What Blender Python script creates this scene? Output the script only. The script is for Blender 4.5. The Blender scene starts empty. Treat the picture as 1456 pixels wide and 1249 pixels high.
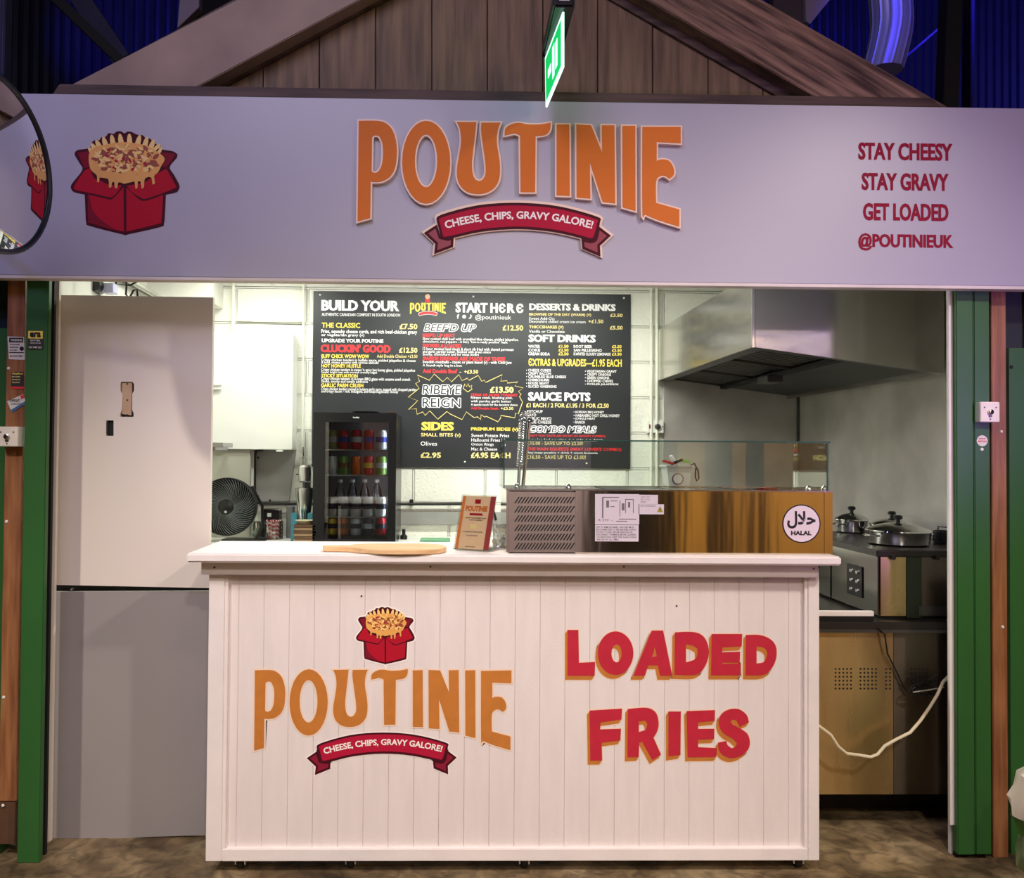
import bpy, bmesh, math, random
from mathutils import Vector, Matrix
random.seed(7)
S = bpy.context.scene
C = S.collection

# ------------------------------------------------------------------ camera
FPX, PX, PY = 1150.0, 665.0, 624.5
CAM = Vector((0.0, -2.98, 1.48))
yaw, pitch, roll = math.radians(1.0), math.radians(1.02), math.radians(0.42)
F = Vector((math.sin(yaw)*math.cos(pitch), math.cos(yaw)*math.cos(pitch), math.sin(pitch)))
R0 = F.cross(Vector((0, 0, 1))).normalized()
U0 = R0.cross(F)
RT = R0*math.cos(roll) + U0*math.sin(roll)
UP = U0*math.cos(roll) - R0*math.sin(roll)
cam = bpy.data.cameras.new('camera')
cam.sensor_fit = 'HORIZONTAL'; cam.sensor_width = 36.0
cam.lens = FPX*36.0/1456.0
cam.shift_x = (728.0-PX)/1456.0; cam.shift_y = (PY-624.5)/1456.0
cam.clip_start = 0.05
co = bpy.data.objects.new('camera', cam); C.objects.link(co)
M = Matrix((RT, UP, -F)).transposed().to_4x4(); M.translation = CAM
co.matrix_world = M
S.camera = co

# ------------------------------------------------------------------ light
S.view_settings.view_transform = 'Standard'; S.view_settings.look = 'None'
S.view_settings.exposure = 0.0; S.view_settings.gamma = 1.0
S.view_settings.use_curve_mapping = False
w = bpy.data.worlds.new('world'); S.world = w; w.use_nodes = True
bg = w.node_tree.nodes['Background']
bg.inputs[0].default_value = (0.30, 0.26, 0.42, 1); bg.inputs[1].default_value = 0.10

def area(name, loc, target, size, power, col, sizey=None):
    l = bpy.data.lights.new(name, 'AREA'); l.energy = power; l.color = col; l.size = size
    if sizey: l.shape = 'RECTANGLE'; l.size_y = sizey
    o = bpy.data.objects.new(name, l); C.objects.link(o); o.location = loc
    o.rotation_euler = (Vector(target)-Vector(loc)).to_track_quat('-Z', 'Y').to_euler()
    return o
def spot(name, loc, target, power, col, ang=50, blend=.6, rad=.05):
    l = bpy.data.lights.new(name, 'SPOT'); l.energy = power; l.color = col
    l.spot_size = math.radians(ang); l.spot_blend = blend; l.shadow_soft_size = rad
    o = bpy.data.objects.new(name, l); C.objects.link(o); o.location = loc
    o.rotation_euler = (Vector(target)-Vector(loc)).to_track_quat('-Z', 'Y').to_euler()
    return o
WARM = (1, .89, .80)
spot('warm_spot_left', (-2.5, -3.3, 3.9), (-.55, -.1, .05), 420, WARM, 42, .75, .08)
spot('warm_spot_right', (2.9, -2.9, 3.9), (.5, -.1, .35), 370, WARM, 62, .9, .10)
spot('warm_spot_middle', (.5, -4.4, 3.6), (.3, -.1, .5), 250, (1, .86, .82), 50, .9, .10)
area('warm_lamp_far_right', (2.25, -4.6, 2.9), (1.0, 0, 1.2), .22, 9, (1, .70, .36), .5)
area('warm_lamp_far_right_high', (2.95, -4.6, 3.2), (1.0, 0, 1.2), .3, 12, (1, .72, .40), .6)
area('opposite_tube_lamp', (4.5, -5.85, 2.86), (4.5, 0, 2.4), 2.2, 1.3, (1, .86, .62), .025)
area('header_wash', (-0.9, -2.7, 4.2), (-0.5, 0, 2.3), 1.6, 50, (.76, .70, 1))
area('opposite_wall_wash', (0.6, -3.4, 4.6), (1.0, -6.5, .6), 1.2, 190, (1, .84, .66))  # added to brighten the unseen wall that the steel reflects
spot('opposite_sign_violet', (4.2, -3.6, 4.6), (4.6, -6, 2.8), 380, (.72, .56, 1), 80)  # added to tint the unseen sign for the hood's lavender band
spot('violet_disco_right', (2.9, -2.2, 1.55), (1.5, 0, 2.2), 90, (.50, .25, 1), 60, 1)
spot('blue_disco_left', (-3.0, -1.7, 3.3), (-1.4, 0, 2.5), 26, (.25, .22, 1), 60, 1)
spot('blue_roof_right', (2.9, .5, 4.6), (3.3, 2.4, 4.0), 190, (.03, .02, 1), 100)
spot('blue_duct_light', (1.9, -.3, 4.5), (2.03, .85, 3.6), 80, (.04, .03, 1), 24)
spot('blue_roof_left', (-2.0, .7, 4.6), (-2.25, 2.45, 4.35), 120, (.04, .03, 1), 34)
area('kitchen_ceiling_light', (0.25, 1.15, 2.60), (0.25, 1.25, 0), 1.5, 50, (.98, 1, .90), .12)
area('kitchen_ceiling_light_left', (-1.15, 1.5, 2.60), (-1.15, 1.6, 0), .5, 13, (.98, 1, .90), .12)

# ------------------------------------------------------------------ helpers
def ray(px, py):
    return F + RT*((px-PX)/FPX) - UP*((py-PY)/FPX)
def unp(px, py, Y):
    d = ray(px, py); t = (Y-CAM.y)/d.y
    return CAM + d*t
def XZ(px, py, Y):
    p = unp(px, py, Y); return (p.x, p.z)
def ppm(Y): return FPX/(Y-CAM.y)
def rot(points, c, a):
    return [((x-c[0])*math.cos(a)-(y-c[1])*math.sin(a)+c[0], (x-c[0])*math.sin(a)+(y-c[1])*math.cos(a)+c[1]) for x, y in points]

class MB:
    def __init__(s): s.v = []; s.f = []
    def add(s, vs, fs):
        n = len(s.v); s.v += [tuple(v) for v in vs]; s.f += [tuple(i+n for i in f) for f in fs]; return s
    def box(s, x0, x1, y0, y1, z0, z1):
        v = [(x, y, z) for x in (x0, x1) for y in (y0, y1) for z in (z0, z1)]
        return s.add(v, [(0,1,3,2),(4,6,7,5),(0,4,5,1),(2,3,7,6),(0,2,6,4),(1,5,7,3)])
    def hexa(s, a, b):            # a, b: two quads (same winding), joined
        return s.add(list(a)+list(b), [(3,2,1,0),(4,5,6,7),(0,1,5,4),(1,2,6,5),(2,3,7,6),(3,0,4,7)])
    def prism(s, pts, y0, y1):    # convex xz polygon
        n = len(pts)
        v = [(x, y0, z) for x, z in pts]+[(x, y1, z) for x, z in pts]
        return s.add(v, [tuple(range(n)), tuple(range(2*n-1, n-1, -1))]+[(i, i+n, (i+1) % n+n, (i+1) % n) for i in range(n)])
    def prismx(s, pts, x0, x1):   # yz polygon
        n = len(pts)
        v = [(x0, y, z) for y, z in pts]+[(x1, y, z) for y, z in pts]
        return s.add(v, [tuple(range(n)), tuple(range(2*n-1, n-1, -1))]+[(i, i+n, (i+1) % n+n, (i+1) % n) for i in range(n)])
    def prismz(s, pts, z0, z1):
        n = len(pts)
        v = [(x, y, z0) for x, y in pts]+[(x, y, z1) for x, y in pts]
        return s.add(v, [tuple(range(n-1, -1, -1)), tuple(range(n, 2*n))]+[(i, (i+1) % n, (i+1) % n+n, i+n) for i in range(n)])
    def lathe(s, c, prof, n=20, axis='z', caps=True):
        v = []
        for r, h in prof:
            for k in range(n):
                a = 2*math.pi*k/n; p = (r*math.cos(a), r*math.sin(a), h)
                if axis == 'y': p = (p[0], p[2], p[1])
                if axis == 'x': p = (p[2], p[0], p[1])
                v.append((c[0]+p[0], c[1]+p[1], c[2]+p[2]))
        f = []
        for i in range(len(prof)-1):
            for k in range(n):
                a, b = i*n+k, i*n+(k+1) % n
                f.append((a, b, b+n, a+n))
        if caps:
            f.append(tuple(range(n-1, -1, -1))); m = (len(prof)-1)*n
            f.append(tuple(range(m, m+n)))
        return s.add(v, f)
    def tube(s, pts, r, n=8, closed=False):
        P = [Vector(p) for p in pts]; N = len(P); v = []
        ref = Vector((0.13, .21, 1)).normalized(); prev = None
        for i, p in enumerate(P):
            if closed: t = (P[(i+1) % N]-P[i-1])
            else: t = (P[min(i+1, N-1)]-P[max(i-1, 0)])
            t.normalize()
            u = (prev - t*prev.dot(t)) if prev else ref.cross(t)
            if u.length < 1e-4: u = Vector((1, 0, 0)).cross(t)
            u.normalize(); prev = u; w_ = t.cross(u)
            rr = r[i] if isinstance(r, (list, tuple)) else r
            for k in range(n):
                a = 2*math.pi*k/n; v.append(p+u*math.cos(a)*rr+w_*math.sin(a)*rr)
        f = []
        for i in range(N if closed else N-1):
            for k in range(n):
                a, b = i*n+k, i*n+(k+1) % n; j = (i+1) % N
                f.append((a, b, j*n+(k+1) % n, j*n+k))
        if not closed: f += [tuple(range(n-1, -1, -1)), tuple(range((N-1)*n, N*n))]
        return s.add(v, f)
    def sphere(s, c, r, sc=(1, 1, 1), n=12, m=8):
        v = []; f = []
        for i in range(1, m):
            t = math.pi*i/m
            for k in range(n):
                a = 2*math.pi*k/n
                v.append((c[0]+r*sc[0]*math.sin(t)*math.cos(a), c[1]+r*sc[1]*math.sin(t)*math.sin(a), c[2]+r*sc[2]*math.cos(t)))
        v += [(c[0], c[1], c[2]+r*sc[2]), (c[0], c[1], c[2]-r*sc[2])]
        for i in range(m-2):
            for k in range(n):
                a, b = i*n+k, i*n+(k+1) % n; f.append((a, a+n, b+n, b))
        T = (m-1)*n
        for k in range(n):
            f.append((T, k, (k+1) % n)); f.append((T+1, (m-2)*n+(k+1) % n, (m-2)*n+k))
        return s.add(v, f)
    def xf(s, fn): s.v = [tuple(fn(Vector(v))) for v in s.v]; return s

def wloc(o):
    p = Vector((0, 0, 0))
    while o is not None:
        p += o.location; o = o.parent
    return p
def link(name, me, parent=None, loc=None):
    o = bpy.data.objects.new(name, me); C.objects.link(o)
    if parent is not None: o.parent = parent
    if loc is not None: o.location = loc
    return o
def finish_mesh(mb, m, origin, bevel=0, smooth=False, auto=False):
    me = bpy.data.meshes.new('mesh')
    me.from_pydata([tuple(Vector(v)-origin) for v in mb.v], [], mb.f)
    bm = bmesh.new(); bm.from_mesh(me)
    if not getattr(mb, 'flat', False): bmesh.ops.recalc_face_normals(bm, faces=bm.faces)
    if bevel:
        es = [e for e in bm.edges if len(e.link_faces) == 2 and e.calc_face_angle(0) > .5]
        bmesh.ops.bevel(bm, geom=es, offset=bevel, segments=2, affect='EDGES', clamp_overlap=True)
    bm.to_mesh(me); bm.free()
    if m: me.materials.append(m)
    if smooth:
        for p in me.polygons: p.use_smooth = True
        try: me.set_sharp_from_angle(angle=math.radians(40))
        except Exception: pass
    return me
def part(name, mb, m, parent, bevel=0, smooth=False, label=None, kind=None):
    me = finish_mesh(mb, m, wloc(parent), bevel, smooth)
    o = link(name, me, parent)
    if label: o['label'] = label
    if kind: o['kind'] = kind
    return o
def solo(name, mb, m, bevel=0, smooth=False, label=None, cat=None, group=None, kind=None):
    xs = [v[0] for v in mb.v]; ys = [v[1] for v in mb.v]; zs = [v[2] for v in mb.v]
    org = Vector(((min(xs)+max(xs))/2, (min(ys)+max(ys))/2, min(zs)))
    o = link(name, finish_mesh(mb, m, org, bevel, smooth), None, org)
    if label: o['label'] = label
    if cat: o['category'] = cat
    if group: o['group'] = group
    if kind: o['kind'] = kind
    return o
def struct(name, mb, m, bevel=0, label=None):
    return solo(name, mb, m, bevel, kind='structure', label=label)
def thing(name, label, cat, loc, group=None):
    o = bpy.data.objects.new(name, None); C.objects.link(o); o.location = loc
    o.empty_display_size = .05
    o['label'] = label; o['category'] = cat
    if group: o['group'] = group
    return o
def dup(root, loc, label=None):
    def cp(o, par):
        c = o.copy(); C.objects.link(c)
        if par is not None: c.parent = par
        for ch in list(o.children): cp(ch, c)
        return c
    r = cp(root, None); r.location = loc
    if label: r['label'] = label
    return r

# ------------------------------------------------------------------ materials
def lin(c):
    c = c/255.0
    return c/12.92 if c <= .04045 else ((c+.055)/1.055)**2.4
def rgb(c): return tuple(lin(x) for x in c)+(1,)
MATS = {}
def pm(name, c, rough=.5, metal=0, var=.08, scale=6, stretch=(1, 1, 1), bump=0, bscale=40, bstretch=(1, 1, 1), c2=None, rvar=0, detail=4, coat=0, lo=.35, hi=.65, aniso=0, spec=.5):
    if name in MATS: return MATS[name]
    m = bpy.data.materials.new(name); m.use_nodes = True; nt = m.node_tree; N = nt.nodes; L = nt.links
    b = N['Principled BSDF']; b.inputs['Roughness'].default_value = rough; b.inputs['Metallic'].default_value = metal
    b.inputs['Specular IOR Level'].default_value = spec
    if aniso:
        b.inputs['Anisotropic'].default_value = aniso; b.inputs['Anisotropic Rotation'].default_value = .25
        tg_ = N.new('ShaderNodeTangent'); tg_.direction_type = 'RADIAL'; tg_.axis = 'Z'; L.new(tg_.outputs[0], b.inputs['Tangent'])
    if coat: b.inputs['Coat Weight'].default_value = coat
    tc = N.new('ShaderNodeTexCoord'); geo = N.new('ShaderNodeNewGeometry')
    mp = N.new('ShaderNodeMapping'); mp.inputs['Scale'].default_value = stretch
    L.new(geo.outputs['Position'], mp.inputs['Vector'])
    no = N.new('ShaderNodeTexNoise'); no.inputs['Scale'].default_value = scale; no.inputs['Detail'].default_value = detail
    L.new(mp.outputs[0], no.inputs['Vector'])
    rp = N.new('ShaderNodeValToRGB'); rp.color_ramp.elements[0].position = lo; rp.color_ramp.elements[1].position = hi
    a = rgb(c)
    if c2: z = rgb(c2)
    else:
        z = tuple(min(1, x*(1+var)) for x in a[:3])+(1,); a = tuple(x*(1-var) for x in a[:3])+(1,)
    rp.color_ramp.elements[0].color = a; rp.color_ramp.elements[1].color = z
    L.new(no.outputs['Fac'], rp.inputs[0]); L.new(rp.outputs[0], b.inputs['Base Color'])
    if rvar:
        mr = N.new('ShaderNodeMapRange'); mr.inputs[3].default_value = max(0, rough-rvar); mr.inputs[4].default_value = rough+rvar
        L.new(no.outputs['Fac'], mr.inputs[0]); L.new(mr.outputs[0], b.inputs['Roughness'])
    if bump:
        mp2 = N.new('ShaderNodeMapping'); mp2.inputs['Scale'].default_value = bstretch
        L.new(geo.outputs['Position'], mp2.inputs['Vector'])
        n2 = N.new('ShaderNodeTexNoise'); n2.inputs['Scale'].default_value = bscale; n2.inputs['Detail'].default_value = 3
        L.new(mp2.outputs[0], n2.inputs['Vector'])
        bp = N.new('ShaderNodeBump'); bp.inputs['Strength'].default_value = bump; bp.inputs['Distance'].default_value = .01
        L.new(n2.outputs['Fac'], bp.inputs['Height']); L.new(bp.outputs[0], b.inputs['Normal'])
    MATS[name] = m; return m
def emis(name, c, st):
    m = bpy.data.materials.new(name); m.use_nodes = True; b = m.node_tree.nodes['Principled BSDF']
    b.inputs['Base Color'].default_value = rgb(c); b.inputs['Emission Color'].default_value = rgb(c); b.inputs['Emission Strength'].default_value = st
    MATS[name] = m; return m
def glassmat(name, tint=(225, 240, 235), refl=.08, rough=.02):
    m = bpy.data.materials.new(name); m.use_nodes = True; nt = m.node_tree; N = nt.nodes; L = nt.links
    N.remove(N['Principled BSDF']); out = N['Material Output']
    tr = N.new('ShaderNodeBsdfTransparent'); tr.inputs[0].default_value = rgb(tint)
    gl = N.new('ShaderNodeBsdfGlossy'); gl.inputs['Roughness'].default_value = rough
    lw = N.new('ShaderNodeLayerWeight'); lw.inputs[0].default_value = .35
    mr = N.new('ShaderNodeMapRange'); mr.inputs[3].default_value = refl; mr.inputs[4].default_value = .85
    mx = N.new('ShaderNodeMixShader')
    L.new(lw.outputs['Fresnel'], mr.inputs[0]); L.new(mr.outputs[0], mx.inputs[0])
    L.new(tr.outputs[0], mx.inputs[1]); L.new(gl.outputs[0], mx.inputs[2]); L.new(mx.outputs[0], out.inputs[0])
    MATS[name] = m; return m

sign_white = pm('sign_white', (178, 175, 186), .38, var=.02, scale=2)
counter_white = pm('counter_white_paint', (232, 222, 218), .42, var=.025, scale=5, stretch=(6, 1, 1), bump=.06, bscale=60)
trim_white = pm('trim_white_paint', (236, 228, 224), .4, var=.03, scale=9, bump=.08, bscale=50)
orange = pm('logo_orange', (222, 120, 44), .6, var=.03, spec=.2)
ochre = pm('painted_ochre', (196, 122, 50), .5, var=.05, scale=20)
rim = pm('letter_rim', (245, 215, 190), .4, var=.02)
crimson = pm('banner_crimson', (180, 26, 58), .6, var=.03, spec=.15)
crimson_deep = pm('banner_fold_crimson', (140, 20, 50), .4, var=.03)
maroon = pm('outline_maroon', (74, 16, 30), .6, var=.03, spec=.15)
paint_red = pm('painted_red', (192, 34, 58), .5, var=.05, scale=18)
box_red = pm('box_red', (180, 22, 44), .6, var=.03, spec=.15)
box_shade = pm('box_fold_red', (128, 22, 42), .6, var=.03, spec=.15)
fry_y = pm('fry_yellow', (232, 168, 84), .6, var=.05)
fry_l = pm('fry_light', (246, 206, 124), .6, var=.04)
fry_d = pm('fry_brown', (150, 70, 40), .6, var=.05)
text_maroon = pm('text_maroon', (146, 16, 50), .6, var=.02, spec=.15)
cream = pm('cream_print', (250, 240, 232), .5, var=.01)
steel = pm('brushed_steel', (196, 192, 186), .22, 1, var=.06, scale=5, stretch=(1, 1, 6), bump=.10, bscale=7, bstretch=(1.6, 1, .35), rvar=.05)
steel_case = pm('case_steel', (222, 212, 194), .10, 1, var=.04, scale=4, stretch=(3, 1, .3), bump=.16, bscale=3, bstretch=(2.4, 1, .2), rvar=.02, aniso=.5)
steel_gold_lit = pm('gold_lit_steel', (216, 188, 134), .27, 1, var=.05, scale=4, stretch=(3, 1, .3), bump=.10, bscale=4, bstretch=(1.6, 1, .25), rvar=.05, aniso=.85)  # gold of the warm reflections is put into the steel's colour
steel_wall = pm('splash_steel', (196, 192, 186), .5, .5, var=.18, scale=3, bump=.05, bscale=4, rvar=.16, detail=6)
chrome = pm('chrome', (228, 228, 226), .2, 1, var=.02)
dark_steel = pm('dark_steel', (104, 104, 102), .4, .9, var=.1)
black_pl = pm('black_plastic', (22, 22, 24), .35, var=.1)
black_mt = pm('black_matte', (14, 14, 15), .7, var=.1)
fridge_blk = pm('fridge_black', (26, 27, 29), .25, var=.08)
block_white = pm('block_paint', (234, 235, 224), .55, var=.02, scale=5, bump=.45, bscale=60)
mortar = pm('mortar_paint', (228, 229, 218), .7, var=.04)
room_white = pm('room_white', (225, 225, 214), .6, var=.03, bump=.1, bscale=50)
cup_white = pm('cupboard_white', (232, 234, 226), .4, var=.01)
panel_cream = pm('panel_cream', (226, 216, 204), .5, var=.02, scale=1.5)
panel_grey = pm('panel_grey', (152, 146, 144), .5, var=.03, scale=2)
shade_bracket_grey = pm('shade_bracket_grey', (150, 148, 145), .55, var=.03)
board_beige = pm('board_beige', (170, 168, 155), .6, var=.03)
green = pm('green_paint', (46, 98, 44), .45, var=.08, scale=4, stretch=(1, 1, .4), bump=.05, bscale=30)
brown_post = pm('varnished_brown', (164, 112, 72), .45, scale=5, stretch=(9, 1, .8), c2=(132, 82, 50), bump=.08, bscale=30, bstretch=(4, 1, .3))
timber = pm('gable_timber', (132, 106, 78), .65, scale=5, stretch=(7, 1, .5), c2=(96, 76, 56), bump=.2, bscale=30, bstretch=(6, 1, .4))
rafter_l = pm('rafter_smooth', (160, 136, 116), .6, scale=3, c2=(134, 112, 98), bump=.1, bscale=20)
lintel_m = pm('lintel_timber', (92, 72, 62), .7, scale=5, stretch=(.5, 1, 8), c2=(56, 40, 34))
menu_blk = pm('menu_board_black', (44, 47, 50), .42, var=.05)
m_white = pm('print_white', (248, 248, 248), .5, var=.005)
m_yel = pm('print_yellow', (252, 226, 96), .5, var=.01)
m_cream = pm('print_pale_yellow', (248, 230, 150), .5, var=.01)
m_red = pm('print_red', (232, 52, 58), .5, var=.01)
m_blk = pm('print_black', (20, 18, 20), .5, var=.01)
m_grey = pm('print_grey', (110, 104, 112), .5, var=.01)
wood_board = pm('bamboo', (232, 194, 146), .4, scale=4, stretch=(1.5, 14, 14), c2=(214, 170, 120))
concrete = None
glass = glassmat('clear_glass', (247, 251, 249), .03); glass_edge = pm('glass_edge', (40, 78, 68), .2, var=.05)
fr_glass = glassmat('fridge_glass', (225, 228, 228), .06)
acrylic = glassmat('clear_acrylic', (248, 248, 246), .07)
sticker_w = pm('sticker_white', (214, 204, 214), .4, var=.02)

def two_tone_wood(name, a, b_, ang):
    m = pm(name, a, .6, scale=5, c2=b_, bump=.6, bscale=30, detail=8)
    nt = m.node_tree
    for n in [n for n in nt.nodes if n.type == 'MAPPING']:
        n.inputs['Rotation'].default_value = (0, ang, 0)
        n.inputs['Scale'].default_value = (.5, 1, 8)
    return m
rafter_r = two_tone_wood('rafter_weathered', (166, 132, 106), (70, 50, 42), math.radians(-30))
# two-step: rotate first, then stretch
for mm in (rafter_r,):
    nt = mm.node_tree
    for n in [n for n in nt.nodes if n.type == 'MAPPING']:
        n.inputs['Scale'].default_value = (1, 1, 1)
        m2 = nt.nodes.new('ShaderNodeMapping'); m2.inputs['Scale'].default_value = (.6, 1, 9)
        for l in list(n.outputs[0].links):
            t = l.to_socket; nt.links.remove(l); nt.links.new(m2.outputs[0], t)
        nt.links.new(n.outputs[0], m2.inputs['Vector'])

def concrete_mat():
    m = bpy.data.materials.new('stained_concrete'); m.use_nodes = True; nt = m.node_tree; N = nt.nodes; L = nt.links
    b = N['Principled BSDF']; b.inputs['Roughness'].default_value = .6
    g = N.new('ShaderNodeNewGeometry')
    def ns(sc, d=6, dist=0):
        n = N.new('ShaderNodeTexNoise'); n.inputs['Scale'].default_value = sc; n.inputs['Detail'].default_value = d
        n.inputs['Distortion'].default_value = dist; L.new(g.outputs['Position'], n.inputs['Vector']); return n
    def rampn(n, stops):
        r = N.new('ShaderNodeValToRGB'); e = r.color_ramp.elements
        while len(e) < len(stops): e.new(.5)
        for x, (p, c) in zip(e, stops): x.position = p; x.color = rgb(c)
        L.new(n.outputs['Fac'], r.inputs[0]); return r
    a = rampn(ns(3.2, 8, .6), [(.3, (64, 52, 38)), (.44, (112, 94, 68)), (.58, (156, 136, 104)), (.75, (186, 170, 138))])
    c = rampn(ns(14, 6, 1.0), [(.35, (110, 100, 84)), (.6, (232, 226, 212))])
    mx = N.new('ShaderNodeMixRGB'); mx.blend_type = 'MULTIPLY'; mx.inputs[0].default_value = .7
    L.new(a.outputs[0], mx.inputs[1]); L.new(c.outputs[0], mx.inputs[2]); L.new(mx.outputs[0], b.inputs['Base Color'])
    bp = N.new('ShaderNodeBump'); bp.inputs['Strength'].default_value = .5; bp.inputs['Distance'].default_value = .01
    L.new(c.outputs[0], bp.inputs['Height']); L.new(bp.outputs[0], b.inputs['Normal'])
    return m
concrete = concrete_mat()

# ------------------------------------------------------------------ lettering and traced shapes
def text_mesh(s, bold=.02, res=3, shear=0):
    c = bpy.data.curves.new('t', 'FONT'); c.body = s; c.offset = bold; c.resolution_u = res; c.shear = shear
    o = bpy.data.objects.new('t', c); me = bpy.data.meshes.new_from_object(o)
    vs = [tuple(v.co) for v in me.vertices]; fs = [tuple(p.vertices) for p in me.polygons]
    bpy.data.objects.remove(o); bpy.data.meshes.remove(me); bpy.data.curves.remove(c)
    xs = [v[0] for v in vs]; ys = [v[1] for v in vs]
    a, b_, d, e = min(xs), max(xs), min(ys), max(ys)
    return [((v[0]-a)/(b_-a), (v[1]-d)/(e-d)) for v in vs], fs
def text(s, x0, y0, x1, y1, Y, m, parent, bold=.02, name='lettering', bend=None, res=3, shear=0, label=None, fat=0, ring=False):
    """flat print on the plane Y: the box is given in photo pixels, the print itself is level in the world"""
    uv, fs = text_mesh(s, bold, res, shear)
    cx, cz = XZ((x0+x1)/2, (y0+y1)/2, Y); k = ppm(Y); W_ = (x1-x0)/k; H = (y1-y0)/k
    mb = MB(); mb.flat = True
    for dx, dz in ([(0, 0)] if not fat else [(-fat, 0), (0, 0), (fat, 0)] if not ring else [(fat*math.cos(a*math.pi/4), fat*math.sin(a*math.pi/4)) for a in range(8)]):
        mb.add([(cx+(u-.5)*W_+dx/k, Y-(dx+dz*.3)*1e-5, cz+(v-.5)*H+dz/k) for u, v in uv], fs)
    return part(name, mb, m, parent, label=label)
def text3(s, o, ux, uz, m, parent, bold=.02, name='lettering', res=3):
    """print on any plane: o is its lower left corner, ux and uz span the box"""
    uv, fs = text_mesh(s, bold, res); mb = MB(); mb.flat = True
    mb.add([Vector(o)+Vector(ux)*u+Vector(uz)*v for u, v in uv], fs)
    return part(name, mb, m, parent)
def smooth(pts, n=4, sharp=50):
    P = [Vector(p) for p in pts]; N = len(P); out = []
    def is_sharp(i):
        a = P[i]-P[i-1]; b_ = P[(i+1) % N]-P[i]
        if a.length < 1e-6 or b_.length < 1e-6: return True
        return a.angle(b_) > math.radians(sharp)
    sh = [is_sharp(i) for i in range(N)]
    for i in range(N):
        p1, p2 = P[i], P[(i+1) % N]
        p0 = P[i-1] if not sh[i] else p1; p3 = P[(i+2) % N] if not sh[(i+1) % N] else p2
        if sh[i] and sh[(i+1) % N]: out.append(p1); continue
        for k in range(n):
            t = k/n
            out.append(.5*((2*p1)+(p2-p0)*t+(2*p0-5*p1+4*p2-p3)*t*t+(3*p1-p0-3*p2+p3)*t**3))
    return [tuple(p) for p in out]
def ell(cx, cy, rx, ry, n=28, a=0):
    return rot([(cx+rx*math.cos(2*math.pi*k/n), cy+ry*math.sin(2*math.pi*k/n)) for k in range(n)], (cx, cy), a)
def shape_mb(polys, y_front, th, off=0, mb=None):
    """polys: closed outlines in world (X, Z); holes by even-odd; front face at y_front, th thick"""
    c = bpy.data.curves.new('s', 'CURVE'); c.dimensions = '2D'; c.fill_mode = 'BOTH'; c.extrude = max(th/2, .0001); c.offset = off
    for pts in polys:
        sp = c.splines.new('POLY'); sp.points.add(len(pts)-1); sp.use_cyclic_u = True
        for p, q in zip(sp.points, pts): p.co = (q[0], q[1], 0, 1)
    o = bpy.data.objects.new('s', c); me = bpy.data.meshes.new_from_object(o)
    mb = mb or MB(); yc = y_front+max(th/2, .0001)
    mb.add([(v.co.x, yc-v.co.z, v.co.y) for v in me.vertices], [tuple(p.vertices) for p in me.polygons])
    bpy.data.objects.remove(o); bpy.data.meshes.remove(me); bpy.data.curves.remove(c)
    return mb
def pxpolys(polys, Y, fn=None, sm=True, sharp=50):
    out = []
    for p in polys:
        q = smooth(p, sharp=sharp) if sm else p
        out.append([XZ(*(fn(*a) if fn else a), Y) for a in q])
    return out
def cube(name, x0, x1, y0, y1, z0, z1, m, parent, bevel=0, **k): return part(name, MB().box(x0, x1, y0, y1, z0, z1), m, parent, bevel, **k)
def PX_(px, Y, py=645): return XZ(px, py, Y)[0]
def PZ_(py, Y, px=645): return XZ(px, py, Y)[1]

# ------------------------------------------------------------------ setting
struct('floor', MB().box(-4.5, 5, -7.5, 2.4, -.12, 0), concrete)
lx = PX_(303, .14)                       # right edge of the tall board by the left jamb
XL, XR = -1.85, 2.2
YB = 2.12
wb = struct('wall_back', MB().box(XL-.1, XR+.1, YB+.003, YB+.14, 0, 2.72), mortar)
bw, bh = .45, .225
z0c = PZ_(515.5, YB, 920)
rows = [z0c + k*bh for k in range(-6, 4)]
row_mesh = {}
for ri, z in enumerate(rows):
    offx = 0 if ri % 2 == 0 else bw/2
    x = XL-.2+offx
    while x < XR:
        a, b_ = max(x+.005, XL), min(x+bw-.005, XR)
        zt = min(z+bh-.005, 2.66)
        if b_-a > .03 and zt-z > .03:
            key = (round(b_-a, 3), round(zt-z, 3))
            org = Vector((a, YB, z+.005))
            if key not in row_mesh:
                row_mesh[key] = finish_mesh(MB().box(a, b_, YB, YB+.03, z+.005, zt), block_white, org, .003)
            link('block', row_mesh[key], wb, org-wloc(wb))
        x += bw
struct('wall_left', MB().box(XL-.1, XL, .2, YB, 0, 2.72), room_white)
struct('wall_right', MB().box(XR, XR+.1, .02, YB, 0, 2.72), room_white)
struct('ceiling', MB().box(XL-.1, XR+.1, .06, YB+.1, 2.66, 2.72), room_white)
# stainless cladding sheets
t = thing('splashback_sheet', 'smudged stainless steel splashback sheet on the back wall right of the menu board', 'splashback', (1.8, YB-.004, .9))
part('sheet', MB().box(PX_(944, YB-.01), XR-.002, YB-.012, YB-.001, .7, 1.95), steel_wall, t)
t = thing('splashback_sheet', 'stainless steel splashback sheet on the right side wall behind the pans', 'splashback', (XR-.01, 1, .1))
part('sheet', MB().box(XR-.012, XR-.001, .05, YB-.013, .5, 2.5), steel_wall, t)
part('corner_trim', MB().box(XR-.026, XR-.012, YB-.026, YB-.013, .7, 2.0), dark_steel, t)

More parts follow.
